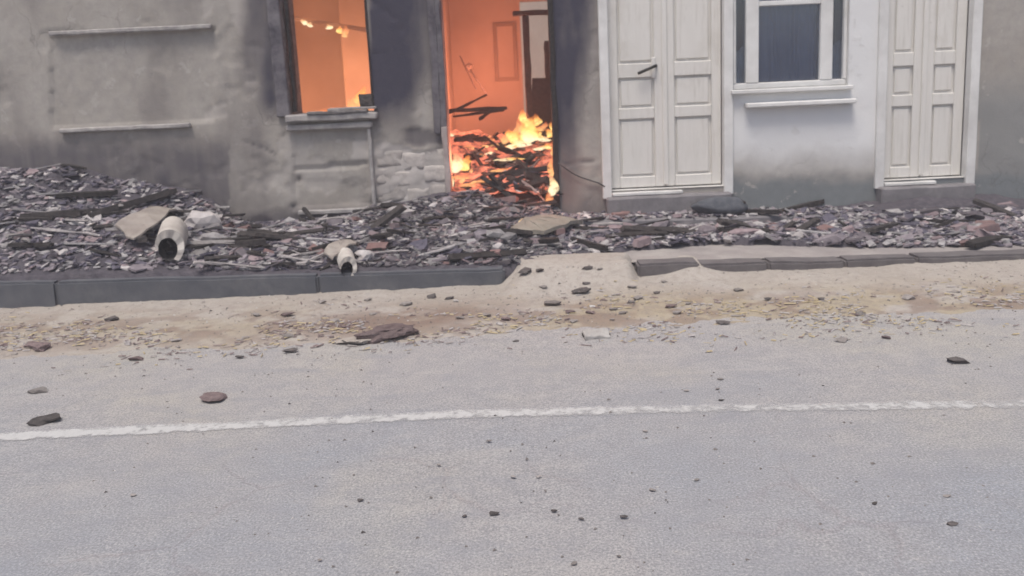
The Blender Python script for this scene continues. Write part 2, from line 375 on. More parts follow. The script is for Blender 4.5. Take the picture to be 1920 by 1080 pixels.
def add_box(bm, x0, x1, y0, y1, z0, z1, bevel=0.0, jitter=0.0, cuts=0):
    b = bmesh.new()
    bmesh.ops.create_cube(b, size=1.0, matrix=Matrix.Translation(((x0 + x1) / 2, (y0 + y1) / 2, (z0 + z1) / 2)) @ Matrix.Diagonal((x1 - x0, y1 - y0, z1 - z0, 1)))
    if bevel: bmesh.ops.bevel(b, geom=b.edges[:], offset=min(bevel, 0.45 * min(x1 - x0, y1 - y0, z1 - z0)), segments=1, affect='EDGES')
    if cuts:                                    # extra rings along the longest side, so that it can sag and chip
        d = max((x1 - x0, 0), (y1 - y0, 1), (z1 - z0, 2)); ax = d[1]
        es = [e for e in b.edges if abs(e.verts[0].co[ax] - e.verts[1].co[ax]) > 0.6 * d[0]]
        bmesh.ops.subdivide_edges(b, edges=es, cuts=cuts, use_grid_fill=True)
    if jitter:
        for v in b.verts:
            q = v.co * 9
            v.co += Vector((mnoise.noise(q), mnoise.noise(q + Vector((7, 0, 0))), mnoise.noise(q + Vector((0, 7, 0))))) * jitter * 1.6
            v.co += Vector((random.uniform(-1, 1), random.uniform(-1, 1), random.uniform(-1, 1))) * jitter * 0.25
    t = bpy.data.meshes.new('t'); b.to_mesh(t); b.free(); bm.from_mesh(t); bpy.data.meshes.remove(t)
def box(name, mat, parent, x0, x1, y0, y1, z0, z1, bevel=0.006, jitter=0.0, cuts=0):
    bm = bmesh.new(); add_box(bm, x0, x1, y0, y1, z0, z1, bevel, jitter, cuts)
    return mobj(name, bm_mesh(name, bm, mat), parent)
def beam(name, mat, parent, p, q, w, h, rough=0.012, n=6, roll=0.0):       # a rough straight timber from p to q
    p, q = Vector(p), Vector(q); ax = (q - p); L = ax.length; ax.normalize()
    side = ax.cross(Vector((0, 0, 1)));
    if side.length < 1e-3: side = Vector((1, 0, 0))
    side.normalize(); up = side.cross(ax)
    side, up = side * math.cos(roll) + up * math.sin(roll), up * math.cos(roll) - side * math.sin(roll)
    bm = bmesh.new(); rings = []
    for i in range(n + 1):
        c = p + ax * (L * i / n); k = 1.0 if 0 < i < n else 0.8
        rings.append([bm.verts.new(c + side * (sx * w / 2 * k + random.uniform(-rough, rough)) + up * (sz * h / 2 * k + random.uniform(-rough, rough)))
                      for sx, sz in ((-1, -1), (1, -1), (1, 1), (-1, 1))])
    for a, b in zip(rings, rings[1:]):
        for j in range(4): bm.faces.new((a[j], a[(j + 1) % 4], b[(j + 1) % 4], b[j]))
    bm.faces.new(rings[0][::-1]); bm.faces.new(rings[-1])
    return mobj(name, bm_mesh(name, bm, mat), parent)
def tube(name, mat, parent, pts, r, seg=8):
    bm = bmesh.new(); rings = []
    for i, p in enumerate(pts):
        p = Vector(p); t = (Vector(pts[min(i + 1, len(pts) - 1)]) - Vector(pts[max(i - 1, 0)])).normalized()
        s = t.cross(Vector((0, 1, 0.3))).normalized(); u = s.cross(t)
        rings.append([bm.verts.new(p + (s * math.cos(a) + u * math.sin(a)) * r) for a in (2 * math.pi * j / seg for j in range(seg))])
    for a, b in zip(rings, rings[1:]):
        for j in range(seg): bm.faces.new((a[j], a[(j + 1) % seg], b[(j + 1) % seg], b[j]))
    bm.faces.new(rings[0][::-1]); bm.faces.new(rings[-1])
    return mobj(name, bm_mesh(name, bm, mat, True), parent)
def grid_mesh(name, mat, xs, ys, co, keep=None, attrs=None, smooth=True):
    """co(i-grid arrays) -> (n,3); keep: cell mask"""
    nx, ny = len(xs), len(ys)
    V = co.reshape(-1, 3)
    ii, jj = np.meshgrid(np.arange(nx - 1), np.arange(ny - 1), indexing='ij')
    q = np.stack([ii * ny + jj, (ii + 1) * ny + jj, (ii + 1) * ny + jj + 1, ii * ny + jj + 1], -1)
    if keep is not None: q = q[keep]
    q = q.reshape(-1, 4)
    used = np.unique(q); remap = -np.ones(len(V), int); remap[used] = np.arange(len(used))
    me = bpy.data.meshes.new(name)
    me.from_pydata(V[used].tolist(), [], remap[q].tolist())
    for k, a in (attrs or {}).items():
        at = me.attributes.new(k, 'FLOAT', 'POINT'); at.data.foreach_set('value', a.reshape(-1)[used].astype(np.float32))
    me.materials.append(mat)
    if smooth: me.polygons.foreach_set('use_smooth', [True] * len(me.polygons))
    me.update(); return me

# ------------------------------------------------------------------ ground, road, paint, dirt, pavement, kerb
def make_ground():
    bm = bmesh.new()
    vs = [bm.verts.new(p) for p in ((-60, -60, -0.03), (60, -60, -0.03), (60, 60, -0.03), (-60, 60, -0.03))]
    bm.faces.new(vs)
    tag(mobj('ground', bm_mesh('ground', bm, M['pave'])), kind='structure')
    xs = np.concatenate([[-55, -30, -15], np.linspace(-8, 8, 81), [15, 30, 55]])
    ys = np.concatenate([[-7, -3], np.linspace(0, 5.6, 36)])
    X, Y = np.meshgrid(xs, ys, indexing='ij')
    Z = 0.010 * (fbm(X * 0.9 + 5, Y * 0.9 + 3, 3) - 0.5) * (np.abs(X) < 8.1)
    tag(mobj('road', grid_mesh('road', M['asphalt'], xs, ys, np.stack([X, Y, Z], -1))), kind='structure')
    # edge line: it bends a little where the road widens
    cs = [onZ(430, 799), onZ(660, 787), onZ(900, 775.5), onZ(1180, 769.5), onZ(1468, 765.5)]
    cs = [cs[0] + (cs[0] - cs[1]) * 8] + [cs[0] + (cs[0] - cs[1]) * 1.6] + cs + [cs[-1] + (cs[-1] - cs[-2]) * 1.6, cs[-1] + (cs[-1] - cs[-2]) * 8]
    cx = np.array([c.x for c in cs]); cy = np.array([c.y for c in cs])
    xs = np.linspace(-6, 6, 481); yy = np.interp(xs, cx, cy)
    w = 0.050 + 0.012 * (vnoise(xs * 3, xs * 0 + 4) - 0.5)
    rows = np.linspace(-1, 1, 7)
    Xg = np.repeat(xs[:, None], 7, 1)
    Yg = yy[:, None] + rows[None] * w[:, None] + 0.006 * (vnoise(xs * 30, xs * 0)[:, None] - 0.5)
    Zg = 0.010 * (fbm(Xg * 0.9 + 5, Yg * 0.9 + 3, 3) - 0.5) + 0.0035
    wear = np.clip(0.30 - 0.30 * np.abs(rows[None]) ** 3 + 0 * Xg - 0.09 * sstep(-0.8, 0.8, Xg) + 0.12 * (fbm(Xg * 1.3, Yg * 0 + 2, 2) - 0.5), -0.5, 0.6)
    tag(mobj('road_line', grid_mesh('road_line', M['paint'], xs, rows, np.stack([Xg, Yg, Zg], -1), attrs={'wear': wear})), kind='structure')

def verge_z(X, Y):                            # sandy dirt: a ragged skin on the road, ramped over the broken kerb
    n1 = fbm(X * 1.1 + 3, Y * 2.2 + 8, 4); n2 = fbm(X * 7, Y * 9, 4); n3 = fbm(X * 26 + 4, Y * 30, 2)
    edge = 4.25 + 0.10 * X * 0.3 + 0.45 * (n1 - 0.5)
    z = 0.028 * sstep(edge - 0.05, edge + 0.5, Y) - 0.006 + 0.022 * (n2 - 0.5) * sstep(4.1, 4.6, Y) + 0.006 * (n3 - 0.5)
    z += 0.03 * sstep(4.75, 5.3, Y) * (0.4 + 0.25 * np.tanh(X))
    g0 = FXK(945) + 0.16 * (n2 - 0.5); g1 = FXK(1204) + 0.1 * (n2 - 0.5)
    gap = sstep(g0 - 0.02, g0 + 0.14, X) * (1 - sstep(g1 - 0.08, g1 + 0.02, X))
    ramp = 0.145 * sstep(4.93 + 0.2 * (n1 - 0.5), 5.50, Y) + 0.03 * (n2 - 0.5) * sstep(4.8, 5.1, Y)
    z = np.maximum(z, gap * (ramp + 0.02 * sstep(4.7, 5.05, Y)) + (1 - gap) * z - 0.02 * gap * (1 - sstep(4.5, 4.9, Y)))
    g2 = FXK(1318); sp_ = np.exp(-((X - g2) / 0.16) ** 2)           # spill over the right-hand kerb joint
    z = np.maximum(z, 0.115 * sstep(5.05, 5.45, Y) * sp_ + z * (1 - sp_))
    return z
def FXK(px): return onZ(px, 530, 0.05).x
def make_verge():
    xs = np.concatenate([np.linspace(-7, -3.6, 70), np.linspace(-3.58, 3.58, 360), np.linspace(3.6, 7, 70)])
    ys = np.linspace(3.7, 5.62, 110)
    X, Y = np.meshgrid(xs, ys, indexing='ij')
    Z = verge_z(X, Y)
    px, py = to_px(X, Y, Z)
    n = fbm(X * 3, Y * 5, 4)
    band = np.exp(-((py - (598 - 0.033 * (px - 960))) / 34) ** 2)
    straw = np.clip(band * (0.55 + 0.75 * sstep(900, 1150, px)) * sstep(0.32, 0.58, n) * 1.1 * (0.55 + 0.9 * (fbm(X * 11, Y * 16, 3))), 0, 0.9)
    brown = np.clip(np.exp(-((px - 740) / 210) ** 2) * np.exp(-((py - (600 - 0.10 * (px - 760))) / 24) ** 2) * sstep(0.28, 0.5, fbm(X * 5 + 2, Y * 9, 3)) * 1.3, 0, 1.0)
    brown = np.maximum(brown, 0.8 * band * sstep(0.46, 0.6, fbm(X * 6 + 9, Y * 9 + 1, 3)))
    keep = None
    tag(mobj('dirt_verge', grid_mesh('dirt_verge', M['dirt'], xs, ys, np.stack([X, Y, Z], -1), attrs={'straw': straw, 'brown': brown})), kind='structure')

def make_pavement():
    xs = np.concatenate([[-40, -20], np.linspace(-8, 8, 161), [20, 40]])
    ys = np.linspace(YK + 0.16, YF + 0.1, 24)
    X, Y = np.meshgrid(xs, ys, indexing='ij')
    Z = walk_z(np.clip(X, -8, 8)) - 0.012 + 0.02 * (fbm(X * 3, Y * 3, 3) - 0.5)
    tag(mobj('pavement', grid_mesh('pavement', M['pave'], xs, ys, np.stack([X, Y, Z], -1))), kind='structure')
    k = empty('kerb', (0, YK, 0)); tag(k, kind='structure')
    cuts = [-8.2, -7.1, -6.0, -4.9, -3.75, FXK(180), FXK(610), FXK(947)]
    right = [FXK(1205), FXK(1331), FXK(1475), FXK(1640), FXK(1800), 4.6, 5.7, 6.8, 8.0]
    def stone(a, b, mat, dz=0.0, dy=0.0):
        bm = bmesh.new()
        add_box(bm, a + 0.0012, b - 0.0012, YK + dy, YK + 0.16 + dy, -0.08, 1, 0, 0, 0)
        bmesh.ops.subdivide_edges(bm, edges=[e for e in bm.edges if abs(e.verts[0].co.x - e.verts[1].co.x) > 0.05], cuts=7, use_grid_fill=True)
        for v in bm.verts:
            n = mnoise.noise(v.co * 2.1) * 0.008
            if v.co.z > 0.5: v.co.z = walk_z(v.co.x) + dz + n
            v.co.y += n
        bmesh.ops.bevel(bm, geom=[e for e in bm.edges if e.calc_face_angle(0) > 0.5], offset=0.016, segments=2, affect='EDGES')
        for v in bm.verts:
            v.co += Vector((mnoise.noise(v.co * 9), mnoise.noise(v.co * 9 + Vector((5, 0, 0))), mnoise.noise(v.co * 9 + Vector((0, 7, 0))))) * 0.005
        mobj('kerb_stone', bm_mesh('kerb_stone', bm, mat), k, loc=(0, -YK, 0))
    for a, b in zip(cuts, cuts[1:]): stone(a, b, M['kerb'], random.uniform(-0.003, 0.003), random.uniform(-0.004, 0.004))
    for i, (a, b) in enumerate(zip(right, right[1:])):
        stone(a, b, M['kerb_warm'], [0.012, -0.006, 0.0, 0.004][i % 4], [0.0, 0.012, 0.004, 0.0][i % 4])

# ------------------------------------------------------------------ the house
WX0, WX1 = None, None
def make_house():
    H = empty('burnt_house', (0, YF, 0))
    tag(H, 'single row house with sooty plaster wall, burning rooms and a cream double door', 'house')
    def hb(name, mat, x0, x1, y0, y1, z0, z1, bevel=0.006, jitter=0.0, cuts=0, parent=None):
        bm = bmesh.new(); add_box(bm, x0, x1, y0 - YF, y1 - YF, z0, z1, bevel, jitter, cuts)
        return mobj(name, bm_mesh(name, bm, mat), parent or H)
    wl, wr, wb = FX(533, 110), FX(695, 110), FZ(615, 214)
    dl, dr = FX(834, 200), FX(1043, 200)
    cl, cr, cb = FX(1137, 200), FX(1362, 200), FZ(1250, 353)
    gl, gr, gb = FX(1375, 90), FX(1590, 90), FZ(1440, 166)
    el_, er = FX(1655, 150), FX(1822, 150)          # second cream door at the right
    eb = cb - 0.02
    TOP = 2.95
    openings = [(wl, wr, wb, TOP), (dl, dr, -1, TOP), (cl, cr, cb, TOP - 0.1), (gl, gr, gb, TOP - 0.2), (el_, er, eb, TOP - 0.1)]
    # --- front wall: one relief sheet, its lines snapped to the openings
    xs = set(np.round(np.arange(-7, 7.001, 0.024), 4)); zs = set(np.round(np.arange(-0.1, 2.6, 0.024), 4)) | set(np.round(np.arange(2.6, 4.7, 0.12), 4))
    for a, b, c, d in openings: xs |= {a, b}; zs |= {c, d}
    def clean(s, fix):
        s = sorted(s); out = []
        for v in s:
            if any(abs(v - f) < 0.011 and v != f for f in fix): continue
            out.append(v)
        return np.array(out)
    xs = clean(xs, [v for o in openings for v in o[:2]]); zs = clean(zs, [v for o in openings for v in o[2:]])
    X, Z = np.meshgrid(xs, zs, indexing='ij')
    px, py = to_px(X, YF + 0 * X, Z)
    n1 = fbm(X * 1.2 + 3, Z * 1.2 + 1, 4); n2 = fbm(X * 6, Z * 6, 4); n3 = fbm(X * 18 + 7, Z * 18, 3)
    rel = 0.012 * (n1 - 0.5) + 0.006 * (n2 - 0.5) + 0.003 * (n3 - 0.5)       # + = towards the street
    ragx = 30 * (n2 - 0.5); ragy = 34 * (fbm(X * 5 + 31, Z * 5 + 2, 4) - 0.5)
    inpier = sstep(692, 700, px + 0.3 * ragx) * (1 - sstep(832, 838, px))
    bare = inpier * sstep(272, 277, py + 1.3 * ragy - 10 * np.sin(px / 30))
    bare *= 0.75 + 0.25 * sstep(0.4, 0.5, n3)
    rel -= 0.012 * bare
    rel += bare * 0.03 * (fbm(X * 9, Z * 12, 3) - 0.5)
    # fallen plaster by the left edge and above the bare masonry
    chip = inpier * sstep(235, 245, py + ragy) * (1 - sstep(268, 276, py + ragy)) * sstep(745, 770, px)
    rel -= 0.016 * chip
    pock = sstep(0.66, 0.72, fbm(X * 4 + 11, Z * 4 + 5, 4)) * (px < 1130)
    rel -= 0.008 * pock
    # blind panel left of the window and its ledge lines
    pan = (px > 95) & (px < 402) & (py > 62 - 0.045 * (px - 240)) & (py < 236 - 0.045 * (px - 240))
    rel -= 0.018 * pan
    # panel under the window
    ap = (px > 549) & (px < 690) & (py > 244 - 0.05 * (px - 620)) & (py < 388 - 0.045 * (px - 620))
    rel -= 0.016 * ap
    grv = ap & (np.abs(py - (312 - 0.05 * (px - 620))) < 2.6)
    rel -= 0.02 * grv
    lowp = ap & (py > 338 + 0.2 * ragy)
    rel -= 0.006 * lowp
    hole = np.exp(-(((px - 559) / 5) ** 2 + ((py - 336) / 5) ** 2)); rel -= 0.03 * hole
    patch = ((px > 660) & (px < 696) & (py > 266) & (py < 299)).astype(float)
    rel += 0.006 * patch
    crk = np.exp(-((py - (262 + 0.42 * (px - 455)) - 0.35 * ragy) / 2.2) ** 2) * (px > 450) * (px < 520)
    crk = np.maximum(crk, np.exp(-((py - (305 - 0.15 * (px - 1080)) - 0.3 * ragy) / 1.8) ** 2) * (px > 1062) * (px < 1112))
    rel -= 0.012 * crk
    soot_shade = np.zeros_like(X)
    wob = 34 * (n1 - 0.5) + 26 * (n2 - 0.5) + 10 * (n3 - 0.5); wv = 60 * (fbm(X * 3.5 + 2, Z * 0.8, 3) - 0.5)
    # pier between window and doorway
    s = sstep(690, 697, px) * (1 - sstep(836, 846, px))
    fadey = 1 - sstep(95, 285, py + wob + 60 * sstep(770, 800, px) * (1 - sstep(806, 820, px)))
    core = 0.70 + 0.5 * (1 - sstep(735, 785, px + 0.4 * wv)) + 0.4 * sstep(806, 824, px)
    soot_shade = np.maximum(soot_shade, s * np.clip(fadey * 1.5, 0, 1) * np.clip(core, 0, 1.1))
    soot_shade = np.maximum(soot_shade, s * 0.5 * sstep(812, 826, px + 0.2 * wv) * (1 - sstep(250, 300, py)))
    soot_shade = np.maximum(soot_shade, chip * 0.55)
    # left of the window
    s = sstep(436, 470, px + 0.4 * wv) * (1 - sstep(536, 546, px)) * (1 - sstep(40, 235, py + wob))
    soot_shade = np.maximum(soot_shade, 0.60 * s)
    s = np.exp(-((px - 512) / 26) ** 2) * (1 - sstep(180, 240, py)); soot_shade = np.maximum(soot_shade, 0.85 * s)
    # right of the doorway
    d = px - 1040
    s = (px > 1030) * (1 - sstep(22 + 16 * (1 - sstep(0, 200, py)), 62 + 34 * (1 - sstep(0, 260, py)), d + 0.5 * wob)) * (1 - 0.55 * sstep(170, 340, py + wob)) * (px < 1134)
    s = np.maximum(s, 0.22 * (px > 1030) * (px < 1134) * (1 - sstep(100, 300, py)))
    soot_shade = np.maximum(soot_shade, s)
    # darker along the foot of the wall
    foot = sstep(372, 428, py + 0.045 * (px - 620) + wob) * (px < 700); soot_shade = np.maximum(soot_shade, 0.72 * foot)
    soot_shade = np.maximum(soot_shade, 0.55 * np.exp(-(((px - 640) / 60) ** 2 + ((py - 418) / 24) ** 2)))  # shade of the recess under the window panel, painted dark
    soot_shade = np.maximum(soot_shade, 0.55 * sstep(236, 300, py + wob) * (px < 430))
    soot_shade = np.maximum(soot_shade, 0.55 * hole)  # shade inside the hole, painted over its relief
    soot_shade = np.maximum(soot_shade, 0.42 * crk)
    soot_shade = np.maximum(soot_shade, 0.42 * sstep(330, 410, py) * (px > 1040) * (px < 1140))
    soot_shade = np.maximum(soot_shade, 0.26 * sstep(0.5, 0.75, fbm(X * 2.2 + 40, Z * 0.7 + 3, 4)) * (px < 1134))
    streak = fbm(X * 16 + 5, Z * 1.6, 4); soot_shade = np.clip(soot_shade * (1.0 + 0.5 * (n2 - 0.5)) * (0.72 + 0.56 * streak) + 0.10 * (soot_shade > 0.06) * (streak - 0.4), 0, 1)
    flake = sstep(0.60, 0.63, fbm(X * 3.1 + 21, Z * 3.1 + 9, 5)) * (px < 1134) * (px > 380); flake = flake * (1 - sstep(0.25, 0.5, soot_shade)); rel -= 0.007 * flake; bare = np.maximum(bare, 0.30 * flake)
    paint = sstep(1366, 1372, px) * (1 - sstep(262, 345, py + 0.9 * wob)) * (1 - sstep(1820, 1835, px))
    damp = sstep(1366, 1374, px) * sstep(318, 352, py + wob + 0.02 * (px - 1400)) * 0.95
    damp = np.maximum(damp, 0.6 * (px > 1835) * sstep(110, 220, py + wob))
    bare = np.maximum(bare, 0.6 * patch)
    keep = np.ones((len(xs) - 1, len(zs) - 1), bool)
    cxm, czm = np.meshgrid((xs[1:] + xs[:-1]) / 2, (zs[1:] + zs[:-1]) / 2, indexing='ij')
    for a, b, c, d in openings: keep &= ~((cxm > a) & (cxm < b) & (czm > c) & (czm < d))
    me = grid_mesh('wall', M['plaster'], xs, zs, np.stack([X, -rel, Z], -1), keep, {'soot_shade': soot_shade, 'bare': bare * 0.9, 'paint': paint, 'damp': damp})
    mobj('wall', me, H)
    # --- wall thickness behind the sheet: reveals of every opening, as solid masonry
    def reveal(x0, x1, z0, z1, mat, depth=0.46):
        bm = bmesh.new()
        d0 = 0.004
        def quad(pts): bm.faces.new([bm.verts.new(p) for p in pts])
        n_ = 14
        for X_, sg in ((x0, 1), (x1, -1)):
            for i in range(n_):
                za, zb = z0 + (z1 - z0) * i / n_, z0 + (z1 - z0) * (i + 1) / n_
                quad([(X_, -0.012, za), (X_, depth, za), (X_, depth, zb), (X_, -0.012, zb)])
        if z0 > 0: quad([(x0, -0.012, z0), (x1, -0.012, z0), (x1, depth, z0), (x0, depth, z0)])
        quad([(x0, -0.012, z1), (x1, -0.012, z1), (x1, depth, z1), (x0, depth, z1)])
        return mobj('reveal', bm_mesh('reveal', bm, mat), H)
    reveal(wl, wr, wb, TOP, M['old_wood']); reveal(dl, dr, 0.0, TOP, M['pale_jamb'])
    reveal(cl, cr, cb, TOP - 0.1, M['white'], 0.2); reveal(gl, gr, gb, TOP - 0.2, M['white'], 0.3); reveal(el_, er, eb, TOP - 0.1, M['white'], 0.2)
    # --- burnt window: frame remains, sill
    fr = hb('window_frame', M['scorched'], wl - 0.10, wl + 0.012, YF - 0.045, YF - 0.001, wb - 0.01, TOP, 0.008, 0.006, 10)
    fr2 = hb('window_frame', M['char'], wl + 0.013, wl + 0.045, YF + 0.08, YF + 0.15, wb + 0.03, TOP, 0.005, 0.008, 8)
    hb('window_frame', M['char'], wr - 0.035, wr - 0.001, YF + 0.08, YF + 0.15, wb + 0.03, TOP, 0.005, 0.007, 8)
    sl = hb('window_sill', M['sill'], wl - 0.02, wr + 0.03, YF - 0.085, YF + 0.40, wb - 0.06, wb + 0.006, 0.012, 0.007, 9)
    hb('sill_moulding', M['sill'], wl - 0.03, wr - 0.02, YF - 0.052, YF - 0.012, wb - 0.135, wb - 0.085, 0.01, 0.004, 8)
    hb('sill_board', M['old_wood'], wl + 0.18, wr - 0.05, YF - 0.10, YF - 0.02, wb + 0.007, wb + 0.03, 0.004, 0.006, 5)
    hb('sill_board', M['lath'], wl + 0.36, wr + 0.02, YF - 0.06, YF + 0.05, wb + 0.031, wb + 0.052, 0.004, 0.006, 4)
    hb('broken_sill_end', M['char'], wr - 0.13, wr - 0.005, YF + 0.02, YF + 0.16, wb + 0.053, wb + 0.15, 0.01, 0.018, 3)
    # mouldings of the panel under the window
    zl = FZ(625, 397)
    hb('panel_moulding', M['sill'], FX(560, 395), FX(697, 395), YF - 0.045, YF - 0.002, zl - 0.012, zl + 0.028, 0.008, 0.003, 8)
    hb('panel_moulding', M['sill'], FX(693, 300), FX(700, 300), YF - 0.03, YF - 0.001, zl + 0.045, wb - 0.14, 0.006, 0.003, 6)
    # blind panel at the left: ledges
    for (xa, xb, yy) in ((95, 400, 57), (115, 360, 240)):
        z = FZ((xa + xb) / 2, yy)
        hb('panel_moulding', M['sill'], FX(xa, yy), FX(xb, yy), YF - 0.05, YF - 0.002, z - 0.018, z + 0.022, 0.009, 0.003, 10)
    # --- doorway jamb boards
    hb('door_jamb', M['scorched'], dl - 0.10, dl - 0.035, YF - 0.045, YF - 0.002, FZ(820, 250), TOP, 0.006, 0.010, 9)
    hb('door_jamb', M['pale_jamb'], dl - 0.034, dl + 0.016, YF - 0.055, YF + 0.05, FZ(838, 362), FZ(838, 236), 0.006, 0.007, 6)
    hb('door_jamb', M['scorched'], dl - 0.034, dl + 0.013, YF - 0.05, YF + 0.05, FZ(838, 236) + 0.002, TOP, 0.006, 0.009, 12)
    hb('door_jamb', M['char'], dr - 0.045, dr + 0.004, YF - 0.03, YF + 0.07, 0.14, TOP, 0.006, 0.008, 10)
    # masonry stones laid bare on the pier, each its own
    for (a, b, y0, y1) in ((704, 752, 283, 312), (755, 797, 287, 318), (800, 833, 278, 306), (703, 735, 316, 345), (739, 790, 322, 350), (794, 834, 311, 341),
                           (705, 760, 350, 378), (764, 803, 354, 384), (806, 836, 346, 380), (703, 742, 382, 408), (746, 792, 388, 412)):
        x0, x1 = FX(a, y0), FX(b, y0); z1, z0 = FZ((a + b) / 2, y0), FZ((a + b) / 2, y1)
        bm = bmesh.new(); add_box(bm, x0, x1, 0.014 - random.uniform(0.0, 0.010), 0.10, z0, z1, 0, 0, 0); bmesh.ops.subdivide_edges(bm, edges=bm.edges[:], cuts=3, use_grid_fill=True)
        for v in bm.verts: 
            v.co += Vector((mnoise.noise(v.co * 14), mnoise.noise(v.co * 14 + Vector((9, 0, 0))), mnoise.noise(v.co * 14 + Vector((0, 5, 0))))) * 0.011
        bmesh.ops.bevel(bm, geom=[e for e in bm.edges if e.calc_face_angle(0) > 0.9], offset=0.006, segments=1, affect='EDGES')
        mobj('stone', bm_mesh('stone', bm, M['stone'], True), H)
    # --- cream double doors
    def double_door(x0, x1, zb, mats, handle=True, pz=None, single=False):
        Y0 = YF + 0.055
        t = hb('door_frame', M['white'], x0 - 0.055, x0 + 0.028, YF - 0.032, YF + 0.054, zb - 0.07, TOP - 0.1, 0.006)
        hb('door_frame', M['white'], x1 - 0.028, x1 + 0.055, YF - 0.032, YF + 0.054, zb - 0.075, TOP - 0.1, 0.006)
        hb('door_sill', M['white'], x0 + 0.03, x0 + 0.62 * (x1 - x0), YF - 0.05, YF + 0.07, zb - 0.048, zb - 0.017, 0.006, 0.003, 4)
        mid = (x0 + x1) / 2 - 0.005
        for k, (a, b) in enumerate(((x0 + 0.031, mid - 0.003), (mid + 0.003, x1 - 0.031))):
            w = b - a; st = 0.088
            leaf = hb('door_leaf', mats, a, b, Y0 + 0.028, Y0 + 0.052, zb + 0.012, TOP - 0.12, 0.002)
            def lp(nm, xa, xb, ya, yb, za, zc, bev=0.006, m_=None):
                bm = bmesh.new(); add_box(bm, xa, xb, ya - YF, yb - YF, za, zc, bev)
                return mobj(nm, bm_mesh(nm, bm, m_ or mats), leaf)
            lp('stile', a, a + st, Y0, Y0 + 0.0275, zb + 0.012, TOP - 0.12); lp('stile', b - st, b, Y0, Y0 + 0.0275, zb + 0.012, TOP - 0.12)
            zr = pz
            for (za, zc) in ((zb + 0.012, zb + 0.012 + 0.10), (zr[0] , zr[1]), (zr[2], zr[3]), (TOP - 0.3, TOP - 0.12)):
                lp('rail', a + st + 0.001, b - st - 0.001, Y0 + 0.0005, Y0 + 0.0275, za, zc)
            for (za, zc) in ((zb + 0.13, zr[0] - 0.022), (zr[1] + 0.022, zr[2] - 0.022), (zr[3] + 0.022, TOP - 0.32)):
                lp('panel', a + st + 0.022, b - st - 0.022, Y0 + 0.013, Y0 + 0.0275, za, zc, 0.008)
            if k == 1: lp('cover_strip', a - 0.024, a + 0.024, Y0 - 0.016, Y0 - 0.001, zb + 0.03, TOP - 0.13, 0.006)
            if k == 0 and handle:
                p = onY(1214, 131, Y0 - 0.004)
                bm = bmesh.new()
                add_box(bm, p.x + 0.035, p.x + 0.072, Y0 - 0.012 - YF, Y0 - 0.001 - YF, p.z - 0.075, p.z + 0.11, 0.006)
                mobj('lock_plate', bm_mesh('lock_plate', bm, M['cream']), leaf)
                q0 = onY(1230, 123, Y0 - 0.05); q1 = onY(1196, 138, Y0 - 0.05)
                o = tube('handle', M['iron'], leaf, [(q0.x + 0.01, 0.05, q0.z), (q0.x, 0.0, q0.z), (q1.x, 0.0, q1.z)], 0.014)
                o.location = (0, Y0 - 0.05 - YF, 0)
        hb('door_step', M['step'], x0 - 0.03, x1 + 0.02, YF - 0.12, YF + 0.045, 0.05, zb - 0.052, 0.014, 0.005, 8)
    zr = (FZ(1190, 224), FZ(1190, 203), FZ(1190, 146), FZ(1190, 119))
    double_door(cl, cr, cb, M['cream'], True, zr)
    zq = (FZ(1700, 200), FZ(1700, 178), FZ(1700, 124), FZ(1700, 98))
    double_door(el_, er, eb, M['cream'], False, zq)
    # closed backs behind doors
    hb('inner_wall', M['inner_dark'], dr + 0.05, FX(1860), YF + 0.47, YF + 0.52, 0.0, 4.5, 0)
    # --- glazed window at the right
    w = mobj('window', bm_mesh('window', (lambda b: (add_box(b, gl + 0.001, gr - 0.001, 0.02, 0.10, gb + 0.001, gb + 0.055, 0.006), b)[1])(bmesh.new()), M['white']), H)
    def wp(nm, m_, xa, xb, ya, yb, za, zc, bev=0.005):
        bm = bmesh.new(); add_box(bm, xa, xb, ya, yb, za, zc, bev); return mobj(nm, bm_mesh(nm, bm, m_), w)
    m1a, m1b = FX(1400, 90), FX(1424, 90); m2a, m2b = FX(1540, 90), FX(1563, 90)
    zt = FZ(1440, 8)
    for a, b in ((gl + 0.001, gl + 0.03), (m1a, m1b), (m2a, m2b), (gr - 0.03, gr - 0.001)):
        wp('mullion', M['white'], a, b, 0.016, 0.10, gb + 0.056, TOP - 0.2)
    wp('transom', M['white'], m1b + 0.001, m2a - 0.001, 0.018, 0.10, zt - 0.012, zt + 0.03)
    for a, b, za, zc in ((gl + 0.03, m1a, gb + 0.056, TOP - 0.21), (m1b, m2a, gb + 0.056, zt - 0.013), (m1b, m2a, zt + 0.031, TOP - 0.21), (m2b, gr - 0.03, gb + 0.056, TOP - 0.21)):
        wp('pane', M['glass'], a + 0.002, b - 0.002, 0.055, 0.060, za + 0.002, zc, 0)
    # curtains: folded sheets in the side lights
    for a, b, z1 in ((gl + 0.03, m1a, FZ(1385, 82)), (m2b, gr - 0.03, FZ(1570, 70))):
        n_ = 40; bm = bmesh.new(); rows_ = []
        for j in range(2):
            rows_.append([bm.verts.new((a - 0.03 + (b - a + 0.09) * i / n_, 0.116 + 0.012 * math.sin(i * 0.9), [gb + 0.05, z1 - 0.18 * (1 - i / n_) ** 2][j])) for i in range(n_ + 1)])
        for i in range(n_): bm.faces.new((rows_[0][i], rows_[0][i + 1], rows_[1][i + 1], rows_[1][i]))
        mobj('curtain', bm_mesh('curtain', bm, M['curtain'], True), w)
    hb('window_board', M['white'], gl - 0.03, gr + 0.03, YF - 0.07, YF + 0.015, gb - 0.036, gb + 0.0, 0.006)
    hb('window_board', M['white'], FX(1395, 190), gr + 0.05, YF - 0.10, YF - 0.002, FZ(1430, 202) + 0.008, FZ(1430, 202) + 0.05, 0.008)
